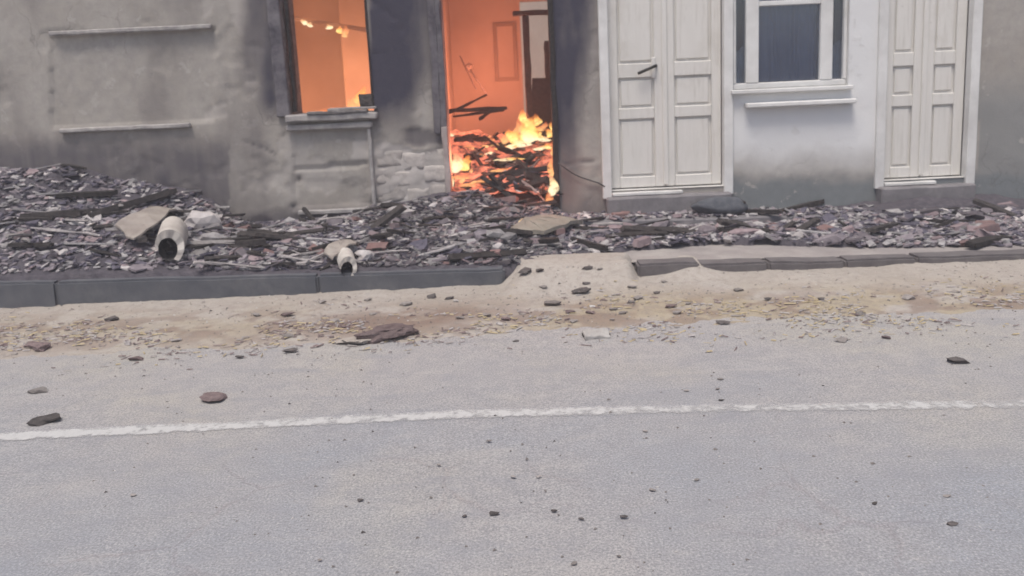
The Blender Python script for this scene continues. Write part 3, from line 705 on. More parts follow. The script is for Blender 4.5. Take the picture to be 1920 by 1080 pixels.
    bm = bmesh.new(); n_ = 90; rr_ = []  # added folded sheet, its colour stands for the pane's reflection
    for zz in (gb + 0.06, TOP - 0.22): rr_.append([bm.verts.new((m1b - 0.01 + (m2a - m1b + 0.05) * i / n_, 0.128 + 0.010 * math.sin(i * 0.8 + math.sin(i * 0.23) * 2), zz)) for i in range(n_ + 1)])
    for i in range(n_): bm.faces.new((rr_[0][i], rr_[0][i + 1], rr_[1][i + 1], rr_[1][i]))
    mobj('pane_reflection', bm_mesh('pane_reflection', bm, M['pane_sheen'], True), w)
    # dim room behind the glass
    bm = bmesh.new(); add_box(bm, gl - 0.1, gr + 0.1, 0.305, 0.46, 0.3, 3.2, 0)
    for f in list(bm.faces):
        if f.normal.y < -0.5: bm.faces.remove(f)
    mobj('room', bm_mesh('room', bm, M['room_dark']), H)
    # --- foot ledge along the right half of the wall
    lg = FZ(1250, 430)
    x0 = FX(1062, 420); x1 = 7.0
    bm = bmesh.new(); add_box(bm, x0, x1, -0.40, 0.02, -0.02, 1.0, 0, 0, 0)
    bmesh.ops.subdivide_edges(bm, edges=[e for e in bm.edges if abs(e.verts[0].co.x - e.verts[1].co.x) > 1], cuts=40, use_grid_fill=True)
    for v in bm.verts:
        if v.co.z > 0.5: v.co.z = walk_z(v.co.x) + 0.088 + 0.012 * mnoise.noise(v.co * 3)
        v.co.y += 0.012 * mnoise.noise(v.co * 4)
    bmesh.ops.bevel(bm, geom=[e for e in bm.edges if e.calc_face_angle(0) > 0.9], offset=0.012, segments=1, affect='EDGES')
    mobj('foot_ledge', bm_mesh('foot_ledge', bm, M['step']), H)
    # --- rooms on fire
    XP0, XP1 = (wr + 0.12), (dl - 0.16)
    YB = 10.6
    hb('room_floor', M['char'], -3.6, dr + 0.9, YF + 0.46, YB, 0.0, 0.24, 0)
    hb('added_ceiling', M['inner_dark'], -7.0, 7.0, YF + 0.03, YB + 0.4, 3.15, 3.3, 0)  # unseen ceiling, added to keep daylight out of the firelit rooms
    hb('partition_wall', M['inner'], XP0, XP1, YF + 0.46, YB, 0.24, 3.15, 0)
    hb('side_wall', M['inner'], -3.75, -3.6, YF + 0.03, YB, 0.0, 3.15, 0)
    hb('side_wall', M['inner'], dr + 0.28, dr + 0.42, YF + 0.525, YB, 0.24, 3.15, 0)
    hb('chimney_breast', M['inner'], onY(641, 100, 9.7).x, XP0 - 0.001, 9.7, YB, 0.24, 3.15, 0.012)
    # inner doorway in a short cross wall; beyond it a wide opening to the yard lets daylight in
    YD = 8.75
    i0 = onY(990, 100, YD).x; i1 = i0 + 0.46; iz1 = onY(1010, 32, YD).z
    zmid = onY(1010, 148, YD).z
    b0 = onY(978, 100, YB).x; b1 = onY(1085, 100, YB).x
    hb('back_wall', M['inner'], -3.6, b0, YB, YB + 0.2, 0.24, 3.15, 0)
    hb('back_wall', M['inner'], b1, dr + 0.42, YB, YB + 0.2, 0.24, 3.15, 0)
    hb('back_wall', M['inner'], b0 + 0.001, b1 - 0.001, YB, YB + 0.2, iz1 + 0.35, 3.15, 0)
    hb('inner_door_frame', M['char'], i0 - 0.045, i0 + 0.025, YD - 0.06, YD + 0.06, 0.24, iz1 + 0.02, 0.006, 0.008, 9)
    hb('inner_door_frame', M['char'], i1 - 0.03, i1 + 0.09, YD - 0.06, YD + 0.06, 0.24, iz1 + 0.02, 0.006, 0.008, 9)
    hb('inner_door_frame', M['char'], i0 - 0.15, i1 + 0.10, YD - 0.09, YD + 0.06, iz1 + 0.021, iz1 + 0.075, 0.006, 0.01, 7)
    hb('inner_door_panel', M['char'], i0 + 0.026, i1 - 0.031, YD - 0.02, YD + 0.03, 0.24, zmid, 0.006, 0.014, 6)
    hb('inner_door_panel', M['char'], onY(1021, 100, YD).x, i1 - 0.032, YD - 0.02, YD + 0.03, zmid + 0.002, onY(1021, 78, YD).z, 0.006, 0.014, 4)
    # raised outline of a closed cupboard door on the back wall
    a0, a1 = onY(926, 100, YB - 0.03).x, onY(970, 100, YB - 0.03).x
    z0, z1 = onY(950, 152, YB).z, onY(950, 42, YB).z
    for (xa, xb, za, zc) in ((a0, a0 + 0.05, z0, z1), (a1 - 0.05, a1, z0, z1), (a0 + 0.051, a1 - 0.051, z1 - 0.05, z1), (a0 + 0.051, a1 - 0.051, z0, z0 + 0.05)):
        hb('cupboard_frame', M['inner_dark'], xa, xb, YB - 0.03, YB - 0.001, za, zc, 0.005)
    # upper wall, sides and roof mass
    hb('end_wall', M['plaster'], -7.2, -7.0, YF - 0.01, YB + 0.4, -0.1, 4.6, 0)
    hb('end_wall', M['plaster'], 7.0, 7.2, YF - 0.01, YB + 0.4, -0.1, 4.6, 0)
    hb('roof', M['char'], -7.4, 7.4, YF - 0.3, YB + 0.9, 4.61, 4.8, 0.01)
    y = box('yard_wall', M['yard'], None, -3.0, 6.0, 13.6, 13.85, -0.02, 3.2, 0.02)
    tag(y, 'pale yard wall in daylight seen through the inner doorway of the burning room', 'wall')
    return dict(wl=wl, wr=wr, wb=wb, dl=dl, dr=dr, cb=cb)

make_ground(); make_verge(); make_pavement()
G = make_house()
def make_haze():                                # thin smoke hanging over the whole street
    n = NT('smoke_haze'); pv = n.new('ShaderNodeVolumePrincipled')
    pv.inputs['Color'].default_value = (0.80, 0.79, 0.83, 1); pv.inputs['Density'].default_value = 0.008
    pv.inputs['Anisotropy'].default_value = 0.0
    n.link(pv.outputs[0], n.out.inputs['Volume'])
    o = box('haze', n.m, None, -62, 62, -62, 62, -1.1, 5.3, 0.0); tag(o, kind='stuff')
make_haze()
def make_smoke(x0, x1, y0, y1, z0, z1, dens):
    n = NT('room_smoke'); pv = n.new('ShaderNodeVolumePrincipled')
    pv.inputs['Color'].default_value = (0.75, 0.68, 0.62, 1); pv.inputs['Density'].default_value = dens
    n.link(pv.outputs[0], n.out.inputs['Volume'])
    o = box('smoke', n.m, None, x0, x1, y0, y1, z0, z1, 0.0); tag(o, kind='stuff')
make_smoke(-3.58, G['wr'] + 0.10, YF + 0.47, 9.69, 0.26, 3.13, 0.05)
make_smoke(G['dl'] - 0.14, G['dr'] + 0.27, YF + 0.53, 10.45, 0.26, 3.13, 0.055)

# ------------------------------------------------------------------ debris meshes (a few of each kind, shared)
def shard_mesh(mat, nm):
    n = random.randint(4, 7); bm = bmesh.new(); th = random.uniform(0.06, 0.13)
    pts = [(math.cos(a) * r * random.uniform(0.9, 1.3), math.sin(a) * r) for a, r in ((2 * math.pi * (i + random.uniform(-0.25, 0.25)) / n, random.uniform(0.32, 0.55)) for i in range(n))]
    bend = random.uniform(-0.35, 0.35)
    lo = [bm.verts.new((x, y, bend * x * x - th / 2)) for x, y in pts]
    hi = [bm.verts.new((x * 0.97 + random.uniform(-.02, .02), y * 0.97, bend * x * x + th / 2 + random.uniform(-.02, .02))) for x, y in pts]
    bm.faces.new(hi); bm.faces.new(lo[::-1])
    for i in range(n): bm.faces.new((lo[i], lo[(i + 1) % n], hi[(i + 1) % n], hi[i]))
    return bm_mesh(nm, bm, mat)
def chunk_mesh(mat, nm, flat=0.65):
    bm = bmesh.new(); bmesh.ops.create_icosphere(bm, subdivisions=1, radius=0.5)
    off = Vector((random.uniform(0, 50), random.uniform(0, 50), 0))
    for v in bm.verts:
        v.co *= 1 + 0.55 * mnoise.noise(v.co * 2.0 + off) + random.uniform(-.08, .08); v.co.z *= flat; v.co.x *= 1.25
    return bm_mesh(nm, bm, mat)
def stick_mesh(mat, nm, k=0.09):
    bm = bmesh.new(); w = random.uniform(0.6, 1.3) * k; h = random.uniform(0.25, 0.7) * k
    rings = []; sway = random.uniform(-0.06, 0.06)
    for i in range(4):
        x = -0.5 + i / 3; o = sway * math.sin(i * 1.4)
        rings.append([bm.verts.new((x + random.uniform(-.03, .03), sy * w / 2 + o, sz * h / 2 + random.uniform(-.01, .01))) for sy, sz in ((-1, -1), (1, -1), (1, 1), (-1, 1))])
    for a, b in zip(rings, rings[1:]):
        for j in range(4): bm.faces.new((a[j], a[(j + 1) % 4], b[(j + 1) % 4], b[j]))
    bm.faces.new(rings[0][::-1]); bm.faces.new(rings[-1])
    return bm_mesh(nm, bm, mat)
def half_brick_mesh(mat, nm):
    bm = bmesh.new(); add_box(bm, -0.5, 0.5, -0.3, 0.3, -0.17, 0.17, 0.03)
    for v in bm.verts:
        if v.co.x > 0.2: v.co.x += random.uniform(-0.25, 0.1)
        v.co += Vector((random.uniform(-1, 1), random.uniform(-1, 1), random.uniform(-1, 1))) * 0.02
    return bm_mesh(nm, bm, mat)
KINDS = {
    'tile_shard': [shard_mesh(M[m], 'tile_shard') for m in ('slate', 'dark', 'slate', 'ash', 'dark', 'slate', 'ash', 'mauve', 'dark') for _ in range(3)],
    'plaster_lump': [chunk_mesh(M[m], 'plaster_lump') for m in ('pale', 'ash', 'slate', 'ash', 'dark') for _ in range(3)],
    'lath': [stick_mesh(M[m], 'lath') for m in ('lath', 'char', 'lath', 'ash') for _ in range(3)],
    'charred_stick': [stick_mesh(M['char'], 'charred_stick', 0.13) for _ in range(4)],
    'brick_piece': [half_brick_mesh(M[m], 'brick_piece') for m in ('brick', 'mauve', 'slate') for _ in range(3)],
}
def mound_h(X, Y):                              # height of the rubble above the pavement
    X = np.asarray(X, float); Y = np.asarray(Y, float)
    px, _ = to_px(X, Y, 0.2 + 0 * X)
    t = np.clip((Y - (YK + 0.08)) / (YF - YK - 0.08), 0, 1)          # 0 at the kerb, 1 at the wall
    back = np.interp(px, [-400, 0, 120, 300, 400, 470, 640, 720, 790, 850, 940, 1020, 1080, 1200, 1300, 1470, 1560, 1700, 1900, 2300],
                     [0.60, 0.62, 0.68, 0.56, 0.32, 0.10, 0.13, 0.22, 0.31, 0.33, 0.27, 0.20, 0.06, 0.03, 0.03, 0.05, 0.10, 0.20, 0.16, 0.1])
    front = np.interp(px, [-400, 0, 150, 400, 500, 700, 900, 980, 1050, 1500, 1600, 2300], [0.08, 0.10, 0.13, 0.08, 0.05, 0.06, 0.055, 0.03, 0.0, 0.0, 0.0, 0.0])
    mid = np.interp(px, [-400, 0, 200, 380, 470, 700, 900, 1000, 1080, 1250, 1470, 1600, 1900], [0.3, 0.34, 0.36, 0.2, 0.10, 0.15, 0.16, 0.13, 0.075, 0.06, 0.06, 0.07, 0.06])
    h = np.where(t < 0.5, front + (mid - front) * sstep(0, 0.5, t), mid + (back - mid) * sstep(0.5, 1.0, t))
    return h * (0.75 + 0.5 * fbm(X * 3.2 + 8, Y * 3.2 + 2, 3)) * (0.25 + 0.75 * sstep(-0.04, 0.14, t)) - 0.015
def density(px, t):                             # where rubble lies: right of the sand it keeps to the wall side
    lim = np.interp(px, [0, 930, 1000, 1080, 1200, 1330, 1470, 1600, 1920], [0.0, 0.0, 0.10, 0.24, 0.34, 0.40, 0.36, 0.26, 0.2])
    return (t > lim) & ((px < 1075) | (t < 0.73) | (t > 0.78))
def bounds(px0, px1):
    return onZ(px0, 460, 0.15).x, onZ(px1, 460, 0.15).x
def rubble_heap(px0, px1, label, mix, n, fine_n, size=(0.05, 0.15), seed=1):
    fine_n = int(fine_n * 2.6)
    rnd = random.Random(seed); x0 = onZ(px0, 470, 0.15).x * 1.0; x1 = onZ(px1, 470, 0.15).x
    root = empty('rubble_heap', ((x0 + x1) / 2, 6.2, walk_z((x0 + x1) / 2)))
    tag(root, label, 'rubble')
    ox, oy, oz = root.location
    # body of the heap
    pad = 0.0
    xs = np.linspace(x0 * 0.94 if abs(x0) > 0.5 else x0, x1, max(12, int((x1 - x0) / 0.03))); ys = np.linspace(YK + 0.04, YF - 0.004, 54)
    s = np.linspace(0, 1, len(ys))
    # heap edges fan out so that neighbours stay side by side
    X = np.linspace(x0, x1, len(xs))[:, None] * (0.93 + 0.22 * s[None]); Y = np.repeat(ys[None], len(xs), 0)
    Z = walk_z(X) + mound_h(X, Y) + 0.03 * (fbm(X * 16, Y * 16, 3) - 0.5)
    pxg, _ = to_px(X, Y, Z); t = (Y - YK) / (YF - YK)
    lim = ~density(pxg, t - 0.10 * (fbm(X * 5, Y * 5, 3) - 0.5)); Z = np.where(lim, walk_z(X) - 0.06, Z); Z[:, 0] -= 0.10
    me = grid_mesh('ash_bed', M['ash_ground'], xs, ys, np.stack([X - ox, Y - oy, Z - oz], -1))
    mobj('ash_bed', me, root)
    def on_ledge(x, y): return y > 6.6 and to_px(x, y, 0.2)[0] > 1070
    def top(x, y): return walk_z(x) + (0.092 if on_ledge(x, y) else float(mound_h(x, y)))
    def spot():
        for _ in range(60):
            s_ = rnd.random(); y = YK + 0.13 + (YF - YK - 0.2) * s_
            x = rnd.uniform(x0, x1) * (0.93 + 0.22 * s_)
            p, _q = to_px(x, y, 0.2)
            if density(p, (y - YK) / (YF - YK) + rnd.uniform(-0.05, 0.03)) and not (on_ledge(x, y) and rnd.random() < 0.55): break
        return x, y
    for i in range(n):
        k = rnd.choices(list(mix.keys()), list(mix.values()))[0]
        me = rnd.choice(KINDS[k]); x, y = spot()
        sz = rnd.uniform(*size) * (rnd.uniform(0.8, 1.5) if k != 'plaster_lump' else rnd.uniform(0.5, 1.0))
        if k in ('lath', 'charred_stick'): sz *= rnd.uniform(1.6, 3.2)
        if on_ledge(x, y): sz *= 0.6
        z = top(x, y) + sz * 0.08 + 0.005
        tl = 0.30 if k not in ('lath', 'charred_stick') else 0.16
        mobj(k, me, root, (x - ox, y - oy, z - oz), (rnd.gauss(0.12, tl), rnd.gauss(0, tl * 0.8), rnd.gauss(0, 0.5) + rnd.choice((0, math.pi))), (sz, sz * rnd.uniform(0.7, 1.1), sz * rnd.uniform(0.7, 1.3)))
    for i in range(15):
        x, y = spot(); z = top(x, y) + 0.02
        k = ('charred_stick', 'plaster_lump', 'brick_piece', 'charred_stick', 'tile_shard')[i % 5]
        sz = {'charred_stick': rnd.uniform(0.35, 0.7), 'plaster_lump': rnd.uniform(0.12, 0.2), 'brick_piece': rnd.uniform(0.12, 0.2), 'tile_shard': rnd.uniform(0.16, 0.26)}[k]
        if k != 'charred_stick' and y < YK + 0.35: continue
        mobj(k, rnd.choice(KINDS[k]), root, (x - ox, y - oy, z - oz), (rnd.gauss(0.1, 0.22), rnd.gauss(0, 0.16), rnd.gauss(0, 0.5)), (sz, sz * 0.8, sz * 0.8))
    # the crumbs between
    V = []; Fc = []; mi = []
    mats = [M['ash'], M['slate'], M['dark'], M['pale'], M['mauve']]
    for i in range(fine_n):
        x, y = spot(); s_ = rnd.uniform(0.010, 0.034); z = top(x, y) + s_ * 0.25
        a = rnd.uniform(0, 6.28); b = len(V); e = [rnd.uniform(0.6, 1.4) for _ in range(8)]
        ca, sa = math.cos(a), math.sin(a); tx, ty = rnd.gauss(0, .4), rnd.gauss(0, .4)
        for k, (ux, uy, uz) in enumerate(((-1, -.6, -.3), (1, -.6, -.3), (1, .6, -.3), (-1, .6, -.3), (-1, -.6, .3), (1, -.6, .3), (1, .6, .3), (-1, .6, .3))):
            qx, qy = ux * s_ * e[k], uy * s_ * e[k]; 
            V.append((x - ox + qx * ca - qy * sa, y - oy + qx * sa + qy * ca, z - oz + uz * s_ * 0.8 + qx * tx * .6 + qy * ty * .6))
        for q in ((0, 3, 2, 1), (4, 5, 6, 7), (0, 1, 5, 4), (1, 2, 6, 5), (2, 3, 7, 6), (3, 0, 4, 7)): Fc.append(tuple(b + w_ for w_ in q))
        mi += [rnd.choices(range(5), (4, 4, 4, 0.9, 0.8))[0]] * 6
    me = bpy.data.meshes.new('crumbs'); me.from_pydata(V, [], Fc)
    for m_ in mats: me.materials.append(m_)
    me.polygons.foreach_set('material_index', mi); me.update()
    tag(mobj('crumbs', me, root), kind='stuff')
    return root
MIX_L = dict(tile_shard=6, plaster_lump=2.2, lath=2.4, charred_stick=1.6, brick_piece=0.6)
MIX_C = dict(tile_shard=8, plaster_lump=2.0, lath=1.6, charred_stick=1.0, brick_piece=0.9)
MIX_R = dict(tile_shard=6, plaster_lump=2.2, lath=0.8, charred_stick=0.7, brick_piece=1.2)
rubble_heap(-260, 425, 'high bank of grey rubble against the plain wall left of the burning window', MIX_L, 285, 1500, (0.05, 0.15), 11)
rubble_heap(425, 690, 'low dark rubble below the burning window between wall and kerb', MIX_L, 210, 1000, (0.045, 0.12), 12)
rubble_heap(690, 1050, 'broad heap of purple grey tile rubble in front of the burning doorway', MIX_C, 298, 1700, (0.045, 0.125), 13)
rubble_heap(1050, 1470, 'thin strip of mauve rubble on the pavement below the cream double door', MIX_R, 210, 800, (0.045, 0.12), 14)
rubble_heap(1470, 2420, 'rubble along the wall foot at the right beyond the glazed window', MIX_R, 275, 1400, (0.05, 0.15), 15)

# ------------------------------------------------------------------ burning debris inside the rooms
def flame_mesh(mat, h, w, d, seed, lean=0.0):
    rnd = random.Random(seed); bm = bmesh.new(); nr, ns = 14, 12; rings = []
    ph, am = rnd.uniform(0, 6), rnd.uniform(0.10, 0.24)
    for i in range(nr):
        t = i / (nr - 1); r = (max(t, 0.02) ** 0.42) * (1 - t) ** 0.85 * 1.75 + 0.01
        cx = am * w * 1.8 * math.sin(ph + 4.2 * t) * t + lean * t * h; cy = am * d * math.cos(ph * 1.3 + 3.3 * t) * t
        r *= 1 + 0.35 * mnoise.noise(Vector((seed * 1.7, t * 5, 0.5)))
        rings.append([bm.verts.new((cx + math.cos(a) * r * w / 2 * (1 + 0.45 * math.sin(3 * a + ph + 6 * t)) + 0.22 * w * mnoise.noise(Vector((t * 6, a, seed))) * t, cy + math.sin(a) * r * d / 2, t * h)) for a in (2 * math.pi * j / ns for j in range(ns))])
    for a, b in zip(rings, rings[1:]):
        for j in range(ns): bm.faces.new((a[j], a[(j + 1) % ns], b[(j + 1) % ns], b[j]))
    return bm_mesh('flame', bm, mat, True)
def fire(label, loc, tongues, light=None, seed=1):
    root = empty('fire', loc); tag(root, label, 'fire')
    for i, (px, py, Y, h, w, m_, lean) in enumerate(tongues):     # foot of each tongue
        p = onY(px, py, Y)
        mobj('flame', flame_mesh(M[m_], h, w, w * 0.6, seed * 31 + i, lean), root, p - Vector(loc))
    for (lp, e, r, c) in (light or []):
        ld = bpy.data.lights.new('fire_light', 'POINT'); ld.energy = e; ld.shadow_soft_size = r; ld.color = c
        o = bpy.data.objects.new('fire_light', ld); o.location = Vector(lp) - Vector(loc); link(o, root)
    return root
def inner_h(X, Y):                              # top of the debris in the doorway room
    px, _ = to_px(X, Y, 0.6 + 0 * X)
    t = np.clip((Y - 7.0) / 1.7, 0, 1)
    far = np.interp(px, [800, 850, 900, 950, 990, 1040, 1100], [0.78, 0.82, 0.82, 0.76, 0.72, 0.72, 0.6])
    near = np.interp(px, [820, 900, 960, 1010, 1060], [0.40, 0.40, 0.46, 0.44, 0.36])
    h = near + (far - near) * sstep(0.0, 0.75, t)
    return h * (0.85 + 0.3 * fbm(X * 4 + 1, Y * 4, 3)) + 0.05 * (fbm(X * 14, Y * 14, 2) - 0.5)
def debris_pile():
    root = empty('debris_pile', (-0.1, 7.6, 0.24)); tag(root, 'burning pile of collapsed roof debris filling the open doorway', 'debris')
    ox, oy, oz = root.location
    xs = np.linspace(G['dl'] + 0.02, G['dr'] - 0.01, 60); ys = np.linspace(6.93, 9.4, 90)
    X, Y = np.meshgrid(xs, ys, indexing='ij')
    sp = np.clip((Y - 7.47) / 0.5, 0, 1); X = X + np.sign(X - xs.mean()) * sp * np.abs(X - xs.mean()) * 0.35
    Z = inner_h(X, Y)
    mobj('ember_bed', grid_mesh('ember_bed', M['ember'], xs, ys, np.stack([X - ox, Y - oy, Z - oz], -1), smooth=False), root)
    rnd = random.Random(5)
    em_st = [stick_mesh(M['ember'], 'burning_stick', 0.12) for _ in range(3)] + [stick_mesh(M['ember_hot'], 'burning_stick', 0.12) for _ in range(2)]
    em_ch = [chunk_mesh(M[m_], 'glowing_lump') for m_ in ('ember', 'ember', 'ember_hot')]
    for i in range(170):
        x = rnd.uniform(G['dl'] + 0.06, G['dr'] - 0.05); y = 6.95 + 1.7 * rnd.random() ** 1.1
        z = float(inner_h(np.array(x), np.array(y))) + 0.01
        px, py = to_px(x, y, z)
        hot = (px < 930 and py > 300) or py < 290
        r = rnd.random()
        if r < 0.34: nm, me, s = 'charred_stick', rnd.choice(KINDS['charred_stick']), rnd.uniform(0.18, 0.5)
        elif r < 0.55: nm, me, s = ('burning_stick', rnd.choice(em_st), rnd.uniform(0.15, 0.4)) if hot else ('lath', rnd.choice(KINDS['lath']), rnd.uniform(0.15, 0.4))
        elif r < 0.72: nm, me, s = ('glowing_lump', rnd.choice(em_ch), rnd.uniform(0.04, 0.09)) if hot else ('plaster_lump', rnd.choice(KINDS['plaster_lump']), rnd.uniform(0.04, 0.1))
        else: nm, me, s = 'tile_shard', rnd.choice(KINDS['tile_shard'][12:]), rnd.uniform(0.06, 0.16)
        mobj(nm, me, root, (x - ox, y - oy, z - oz), (rnd.gauss(0, .4), rnd.gauss(0, .4), rnd.gauss(0, .7)), (s, s, s))
debris_pile()
# fallen rafters standing out of the pile
def rafter(label, a, b, w=0.05, h=0.06, mat='char'):
    p, q = onY(*a), onY(*b); root = beam('fallen_rafter', M[mat], None, p, q, w, h, 0.006, 6, 0.3)
    tag(root, label, 'beam')
rafter('thin charred rafter slanting up to the right in the burning doorway', (842, 212, 8.1), (912, 178, 8.5), 0.02, 0.025)
rafter('long level charred rafter across the left side of the burning doorway', (842, 207, 8.15), (950, 203, 8.5), 0.03, 0.035)
rafter('lower charred rafter lying just under the long level one in the doorway', (850, 218, 8.1), (945, 207, 8.45), 0.02, 0.025)
rafter('short charred stick propped under the level rafters in the doorway', (899, 224, 8.2), (925, 204, 8.4), 0.022, 0.03)
rafter('faint leaning lath high in the doorway left of the cupboard outline', (862, 105, 9.6), (893, 168, 9.2), 0.016, 0.016, 'scorched')
rafter('second leaning lath crossing the first one high in the doorway', (876, 122, 9.7), (912, 176, 9.3), 0.014, 0.014, 'scorched')
k = bpy.data.objects.new('hanging_scrap', chunk_mesh(M['old_wood'], 'hanging_scrap', 0.9)); k.location = onY(880, 127, 9.65); k.scale = (0.09, 0.06, 0.13)
link(k); tag(k, 'small dark scrap caught on the crossed laths in the doorway', 'scrap')

LC = (1.0, 0.28, 0.135)
fire('tall bright yellow fire on top of the debris in the doorway', tuple(onY(990, 262, 8.5)),
     [(984, 268, 8.2, 0.28, 0.15, 'flame', 0.0), (996, 262, 8.1, 0.20, 0.14, 'flame', 0.1), (970, 272, 8.15, 0.17, 0.14, 'flame', -0.1), (1008, 262, 8.1, 0.15, 0.13, 'flame', 0.1), (990, 268, 8.0, 0.13, 0.16, 'flame_pale', 0.1),
      (976, 276, 7.95, 0.09, 0.18, 'flame_pale', 0.2), (955, 282, 7.95, 0.09, 0.16, 'flame_pale', 0.3), (938, 284, 7.95, 0.06, 0.16, 'flame', 0.3), (920, 290, 7.95, 0.055, 0.15, 'flame_pale', 0.3), (902, 296, 7.9, 0.045, 0.15, 'flame', 0.3),
      (1030, 258, 8.2, 0.11, 0.10, 'flame', 0.0), (1020, 266, 8.0, 0.06, 0.16, 'flame_pale', 0.4), (1012, 282, 7.9, 0.05, 0.18, 'flame_pale', 0.3), (1028, 280, 7.9, 0.07, 0.10, 'flame', 0.1), (978, 250, 8.35, 0.19, 0.09, 'flame_orange', 0.0),
      (968, 252, 8.35, 0.14, 0.08, 'flame_orange', 0.1), (945, 270, 8.3, 0.13, 0.16, 'flame_orange', 0.3), (925, 276, 8.3, 0.11, 0.15, 'flame_orange', 0.2), (902, 284, 8.3, 0.09, 0.14, 'flame_orange', 0.2), (950, 302, 7.6, 0.035, 0.18, 'flame_pale', 0.4),
      (965, 300, 7.6, 0.03, 0.16, 'flame', 0.4), (1000, 246, 8.15, 0.17, 0.12, 'flame', -0.1), (1016, 246, 8.2, 0.10, 0.10, 'flame_orange', 0.1), (958, 262, 8.2, 0.12, 0.12, 'flame', 0.15), (945, 268, 8.3, 0.12, 0.10, 'flame_orange', 0.2), (880, 286, 8.1, 0.10, 0.16, 'flame_orange', 0.2),
      (985, 232, 8.2, 0.16, 0.10, 'flame', -0.15), (1006, 236, 8.2, 0.13, 0.09, 'flame', 0.15), (992, 248, 8.3, 0.22, 0.08, 'flame_orange', 0.0), (1036, 246, 8.0, 0.10, 0.08, 'flame', 0.0), (870, 336, 7.3, 0.05, 0.22, 'flame_orange', 0.4), (905, 342, 7.25, 0.045, 0.24, 'flame_orange', 0.4), (880, 350, 7.15, 0.04, 0.2, 'flame_orange', 0.3), (935, 322, 7.4, 0.04, 0.2, 'flame_orange', 0.3)],
     [((-0.20, 9.1, 1.45), 46, 0.30, LC), ((-0.45, 9.1, 1.0), 34, 0.3, LC)], 2)
fire('pale flames low at the left edge of the burning doorway', tuple(onY(860, 320, 7.6)),
     [(854, 324, 7.45, 0.20, 0.13, 'flame_pale', 0.0), (872, 320, 7.5, 0.15, 0.14, 'flame', 0.1), (848, 352, 7.4, 0.12, 0.05, 'flame_pale', 0.0), (885, 312, 7.8, 0.07, 0.14, 'flame_orange', 0.1), (846, 256, 8.2, 0.05, 0.06, 'flame_pale', 0)],
     [((-0.42, 7.35, 0.72), 9, 0.08, LC)], 3)
fire('upright flame burning at the foot of the right door jamb', tuple(onY(1030, 385, 6.9)),
     [(1034, 368, 6.93, 0.20, 0.10, 'flame_pale', 0.05), (1026, 388, 6.90, 0.14, 0.09, 'flame_orange', 0.1), (1035, 330, 6.98, 0.20, 0.08, 'flame_orange', 0.02), (1013, 398, 6.86, 0.10, 0.09, 'flame_orange', 0.15), (1038, 292, 7.04, 0.14, 0.07, 'flame_orange', 0.0)],
     [((0.27, 6.78, 0.50), 2.6, 0.08, LC)], 4)
fire('small pale flame on the rubble beside the tan slab', tuple(onY(990, 424, 6.2)),
     [(992, 424, 6.2, 0.06, 0.07, 'flame_pale', 0.0), (982, 420, 6.25, 0.05, 0.06, 'flame_pale', -0.3), (976, 432, 6.1, 0.04, 0.09, 'flame_orange', -0.2)], None, 5)
fire('orange flames behind the sill of the burning window', tuple(onY(670, 212, 8.0)),
     [(672, 215, 8.0, 0.24, 0.22, 'flame_orange', 0.25), (688, 205, 8.0, 0.24, 0.18, 'flame', 0.0), (650, 220, 8.1, 0.15, 0.22, 'flame_orange', 0.3), (610, 225, 8.3, 0.14, 0.4, 'flame_orange', 0.1), (570, 228, 8.2, 0.10, 0.4, 'flame_orange', 0.1)],
     [((-2.5, 8.4, 0.95), 128, 0.3, (1.0, 0.37, 0.17)), ((-1.65, 8.7, 0.7), 22, 0.25, LC)], 6)
# burning beam seen through the window
bb = empty('burning_beam', onY(600, 45, 8.9)); tag(bb, 'sloping roof beam with five bright flames across the burning window', 'beam')
o = beam('timber', M['inner_dark'], bb, onY(480, 22, 8.95) - bb.location, onY(720, 62, 8.9) - bb.location, 0.05, 0.05, 0.006, 8)
for i, (px, py, h, w, m_) in enumerate(((545, 43, 0.085, 0.10, 'flame_pale'), (571, 47, 0.07, 0.075, 'flame_pale'), (583, 51, 0.06, 0.075, 'flame_pale'), (617, 55, 0.055, 0.085, 'flame_pale'), (638, 63, 0.085, 0.075, 'flame'), (648, 70, 0.13, 0.10, 'flame_orange'))):
    mobj('flame', flame_mesh(M[m_], h, w, w * 0.7, 90 + i, -0.1), bb, onY(px, py, 8.83) - bb.location)

